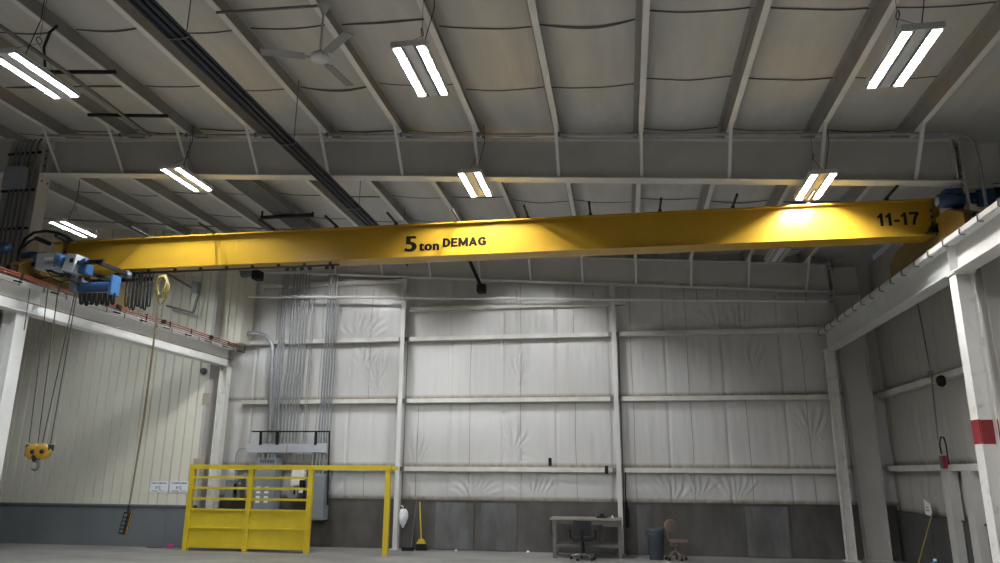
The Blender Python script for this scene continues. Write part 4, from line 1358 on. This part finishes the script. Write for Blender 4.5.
bk = MB()
us = [-.225 + .45 * i / 8 for i in range(9)]
vs = [i / 6 for i in range(7)]
bk.grid(curved, us, vs)
bk.grid(lambda u, v: curved(u, v) + Vector((0, -.05, 0)), us[::-1], vs)
for v in (0, 1):
    bk.grid(lambda u, w, v=v: curved(u, v) + Vector((0, -.05 * w, 0)), us if v else us[::-1], [0, 1])
for u in (us[0], us[-1]):
    bk.grid(lambda v, w, u=u: curved(u, v) + Vector((0, -.05 * w, 0)), vs if u < 0 else vs[::-1], [0, 1])
bk.build('backrest', M['fabric'], ch)
MB().bar((cx, cy - .05, .46), (cx, cy - .28, .50), .07, .03).bar((cx, cy - .28, .48), (cx, cy - .3, .72), .07, .03, (0, 1, 0)).build('back_bracket', M['rubber'], ch)
for e in (-1, 1):
    MB().tube([(cx + e * .22, cy, .48), (cx + e * .31, cy, .50), (cx + e * .32, cy - .02, .68)], .018, 8).bevbox((cx + e * .32 - .04, cy - .16, .68), (cx + e * .32 + .04, cy + .12, .715), .015).build('armrest', M['rubber'], ch)

# bin
bx_, by_ = aty(656, 545, 19.75).x, 19.75
bn = thing('trash_bin', 'round dark blue-grey plastic trash bin standing on floor', 'bin', (bx_, by_, 0))
MB().lathe([(0, .0), (.165, .0), (.172, .02), (.205, .56), (.22, .58), (.22, .62), (.21, .64), (.22, .66), (.225, .74), (.212, .745), (.20, .72), (.165, .05), (0, .04)], (bx_, by_, 0), (0, 0, 1), 32).build('barrel', M['bin'], bn)
for e in (-1, 1):
    MB().bevbox((bx_ + e * .225 - .025, by_ - .07, .57), (bx_ + e * .225 + .025, by_ + .07, .63), .012).build('handle', M['bin'], bn)
MB().box((bx_ - .07, by_ - .206, .53), (bx_ + .07, by_ - .185, .545)).build('rim_band', M['bin'], bn)
# old tan stool-chair turned sideways
sx, sy = aty(675.5, 545, 19.72).x, 19.72
st = thing('shop_stool', 'old worn tan swivel chair turned sideways beside trash bin', 'chair', (sx, sy, 0))
m = MB()
for k in range(5):
    a = 2 * math.pi * k / 5 + .2
    e = Vector((sx + .25 * math.cos(a), sy + .25 * math.sin(a), .09))
    m.tube([(sx, sy, .20), ((sx + e.x) / 2, (sy + e.y) / 2, .16), e], [.045, .035, .028], 8)
base = m.build('star_base', M['tan'], st)
for k in range(5):
    a = 2 * math.pi * k / 5 + .2
    c = Vector((sx + .25 * math.cos(a), sy + .25 * math.sin(a), .035))
    MB().lathe([(0, -.025), (.035, -.02), (.035, .02), (0, .025)], c, (-math.sin(a), math.cos(a), 0), 12).cyl(c, c + Vector((0, 0, .05)), .01, 6).build('caster', M['rubber'], base)
MB().cyl((sx, sy, .18), (sx, sy, .42), .03, 12).build('gas_column', M['dkgalv'], st)
MB().bevbox((sx - .14, sy - .2, .42), (sx + .30, sy + .2, .49), .03).build('seat', M['tan'], st)
MB().bevbox((sx - .12, sy - .12, .33), (sx + .05, sy + .12, .42), .02).build('tilt_mechanism', M['tan'], st)
bkm = MB()
ring = []
c = Vector((sx - .10, sy - .02, .80))
prof = [(.0, -.035), (.13, -.035), (.165, -.02), (.175, 0), (.165, .02), (.13, .035), (0, .035)]
bkm.lathe(prof, c, (.35, -.9, .1), 24)
bkm.build('backrest', M['tan'], st)
MB().tube([(sx - .06, sy - .03, .44), (sx - .17, sy + .02, .47), (sx - .18, sy + .03, .60), (sx - .11, sy + .03, .78)], .022, 8).build('back_stem', M['tan'], st)

# brooms and bag
t = thing('yellow_broom', 'yellow-handled broom leaning upright on the wainscot', 'broom', aty(419.5, 550, 20.45) * 1)
bx0 = aty(421, 549.5, 20.45)
t.location = (bx0.x, 20.45, 0)
tp = aty(419.8, 502, 20.68)
MB().cyl((bx0.x, 20.45, .26), tp, .017, 10).build('handle', M['safety'], t)
MB().extrude([(-.06, .02), (.06, .02), (.135, -.10), (-.135, -.10)], (bx0.x, 20.41, .28), (bx0.x, 20.49, .28), (1, 0, 0), (0, 0, 1)).build('broom_cap', M['safety'], t)
MB().extrude([(-.12, 0), (.12, 0), (.15, -.175), (-.14, -.175)], (bx0.x, 20.415, .18), (bx0.x, 20.485, .18), (1, 0, 0), (0, 0, 1)).build('bristles', M['rubber'], t)
p = aty(411.5, 549, 20.35)
t = thing('push_broom', 'black dustpan broom with thin dark handle by the wall post', 'broom', (p.x, 20.35, 0))
MB().bevbox((p.x - .26, 20.25, 0.002), (p.x + .06, 20.42, .10), .02).build('brush_head', M['rubber'], t)
MB().cyl((p.x - .02, 20.38, .09), (p.x - .0, 20.68, 1.3), .012, 8).build('handle', M['elec_dark'], t)
p = aty(403.5, 517.5, YE - .22)
bg = MB()


def bagf(u, v):
    z = p.z - .27 + .5 * v
    r = (.02 + .115 * math.sin(math.pi * min(1, (1 - v) * .93 + .07) ** .75)) * (1 + .12 * noise.noise(Vector((u * 2, v * 5, 2))))
    return Vector((p.x + r * math.cos(u), YE - .25 + .7 * r * math.sin(u), z))


bg.grid(bagf, [2 * math.pi * i / 20 for i in range(21)], [i / 12 for i in range(13)])
bg.tube([Vector((p.x - .01, YE - .25, p.z + .22)), Vector((p.x - .03, YE - .2, p.z + .29)), Vector((p.x - .1, YE - .15, p.z + .31))], .014, 6)
o = bg.build('plastic_bag', M['bag'])
tag(o, 'white plastic bag hanging on the wall post by the broom', 'bag')

# little things on the floor
for (px, py, l, m_) in ((170, 547.5, 'pink scrap lying on the floor left of the yellow frame', 'pink'),):
    p = atz(px, py, 0)
    o = MB().lathe([(0, 0), (.09, 0), (.11, .04), (.07, .10), (0, .11)], (p.x, p.y, 0.001), (0, 0, 1), 12).build('pink_tub', M[m_])
    tag(o, l, 'tub')
p = atz(157, 548, 0)
o = MB().bar((p.x - .3, p.y, .015), (p.x + .15, p.y + .02, .015), .05, .026).build('wood_strip', M['tan'])
tag(o, 'thin tan strip lying on floor along the grey wall base', 'strip')
for px, py, l in ((529.5, 551.5, 'tiny white scrap on the floor left of the workbench'), (456, 551.5, 'tiny pale scrap on the floor right of the broom')):
    p = atz(px, py, 0)
    o = MB().lathe([(0, 0), (.04, 0), (.05, .02), (.02, .05), (0, .055)], (p.x, min(p.y, 20.6), .001), (0, 0, 1), 8).build('paper_scrap', M['paper'])
    tag(o, l, 'scrap')
# small black devices clipped on the lowest girt
for px, py, l in ((550, 461.5, 'small black clamp on top of the lowest girt, centre bay'), (606.5, 469.5, 'small black clamp on the lowest girt left of wall post')):
    p = aty(px, py, YG - .04)
    o = MB().bevbox((p.x - .045, YG - .07, p.z - .12), (p.x + .045, YG - .001, p.z + .10), .015).build('girt_clamp', M['rubber'])
    tag(o, l, 'clamp')
p = aty(622.5, 518, YE + .0)
o = MB().bevbox((p.x + .08, YE + .1, p.z - .25), (p.x + .18, YE + .22, p.z + .25), .03).tube([(p.x + .12, YE + .1, p.z + .2), (p.x + .1, YE + .08, p.z + .6), (p.x + .12, YE + .12, p.z + 1.2)], .015, 6).build('cord_hank', M['rubber'])
tag(o, 'dark hank of cord hanging at the wall post above workbench', 'cord')

# ------------------------------------------------------------------ right wall details
for (pa, pb, l) in (((944, 474), (957, 563), 'grey channel stud below the red alarm on right wall'), ((965, 474), (975, 563), 'second grey channel stud nearer the red-banded post')):
    a = atx(*pa, 6.56)
    y = a.y
    t = thing('wall_stud', l, 'stud', (6.6, y, 0))
    MB().extrude([(0, -.16), (.2, -.16), (.2, -.145), (.015, -.145), (.015, .145), (.2, .145), (.2, .16), (0, .16)], (6.56, y, .012), (6.56, y, 2.17), (1, 0, 0), (0, 1, 0)).build('channel', M['steel_dull'], t)
    MB().box((6.54, y - .18, 0), (6.76, y + .18, .012)).build('base_plate', M['steel_dull'], t)
p = atx(943, 462.5, 6.58)
t = thing('alarm_box', 'red alarm box mounted on the lower girt of right wall', 'alarm', p)
MB().bevbox((6.53, p.y - .13, p.z - .12), (6.62, p.y + .05, p.z + .14), .012).build('housing', M['alarm'], t)
MB().bevbox((6.51, p.y - .12, p.z - .10), (6.53, p.y - .04, p.z + .1), .008).build('strobe_lens', M['elec_dark'], t)
MB().tube([(6.57, p.y + .0, p.z + .17), (6.57, p.y + .01, p.z + .40), (6.57, p.y - .10, p.z + .52), (6.57, p.y - .24, p.z + .50), (6.57, p.y - .30, p.z + .36), (6.57, p.y - .30, p.z - .05)], .016, 6).build('flex_conduit', M['rubber'], t)
p = atx(928, 508, 6.68)
t = thing('paper_sheet', 'white paper sheet stuck on the right wall above wainscot', 'paper', p)
MB().add([(6.67, p.y + .16, p.z - .15), (6.67, p.y - .2, p.z - .17), (6.66, p.y - .18, p.z + .1), (6.67, p.y + .18, p.z + .2), (6.675, p.y + .16, p.z - .15), (6.675, p.y - .2, p.z - .17), (6.675, p.y - .18, p.z + .1), (6.675, p.y + .18, p.z + .2)],
         [(0, 1, 2, 3), (7, 6, 5, 4), (0, 4, 5, 1), (1, 5, 6, 2), (2, 6, 7, 3), (3, 7, 4, 0)]).build('sheet', M['paper'], t)
MB().box((6.664, p.y - .1, p.z - .06), (6.668, p.y + .1, p.z - .04)).box((6.664, p.y - .1, p.z + .0), (6.668, p.y + .08, p.z + .02)).build('printed_lines', M['ink'], t)
a, b = atx(932, 514, 6.62), atx(918, 565, 6.3)
b = a + (b - a) * ((.02 - a.z) / (b.z - a.z))
o = MB().cyl(b, a, .016, 8).build('wooden_pole', M['rope_y'])
tag(o, 'thin yellow pole leaning against the right wall under the paper', 'pole')
p = atx(935, 561, 6.3)
t = thing('water_jug', 'blue water jug at the bottom edge by the right wall', 'jug', (p.x, p.y, 0))
zt = p.z + .02
MB().lathe([(0, 0), (.13, 0), (.135, .02), (.135, zt - .14), (.12, zt - .08), (.05, zt - .03), (.03, zt - .02), (0, zt - .02)], (p.x, p.y, 0), (0, 0, 1), 20).build('bottle', M['jug'], t)
MB().cyl((p.x, p.y, zt - .02), (p.x, p.y, zt + .02), .034, 14).build('cap', M['white'], t)
MB().tube([(6.55, 19.2, 6.6), (6.56, 19.3, 5), (6.6, 19.25, 4.17)], .008, 5)
# conduit and small fittings hanging on the right wall
t = thing('drop_conduit', 'thin conduit drop with small fitting on the right wall', 'conduit', atx(931, 375, 6.55))
a, b, c = atx(917, 300, 6.60), atx(931, 374, 6.58), atx(938, 440, 6.6)
MB().tube([a, b, c], .014, 6).build('pipe_run', M['dkgalv'], t)
MB().bevbox(b + Vector((-.05, -.06, -.07)), b + Vector((.03, .06, .07)), .012).build('fitting', M['dkgalv'], t)
p = atx(941, 381, 6.55)
MB().lathe([(0, -.08), (.1, -.06), (.13, .02), (.1, .06), (0, .06)], p, (1, 0, 0), 14).build('round_horn', M['rubber'], t)

# ------------------------------------------------------------------ world and view
w = bpy.data.worlds.new('world')
SC.world = w
w.use_nodes = True
w.node_tree.nodes['Background'].inputs[0].default_value = (.6, .63, .7, 1)
w.node_tree.nodes['Background'].inputs[1].default_value = .02
SC.view_settings.view_transform = 'Standard'
SC.view_settings.look = 'None'
SC.view_settings.gamma = 1
SC.view_settings.use_curve_mapping = False
SC.view_settings.exposure = 2.02
SC.cycles.use_denoising = True
SC.cycles.max_bounces = 8
SC.cycles.diffuse_bounces = 5
SC.cycles.sample_clamp_indirect = 6
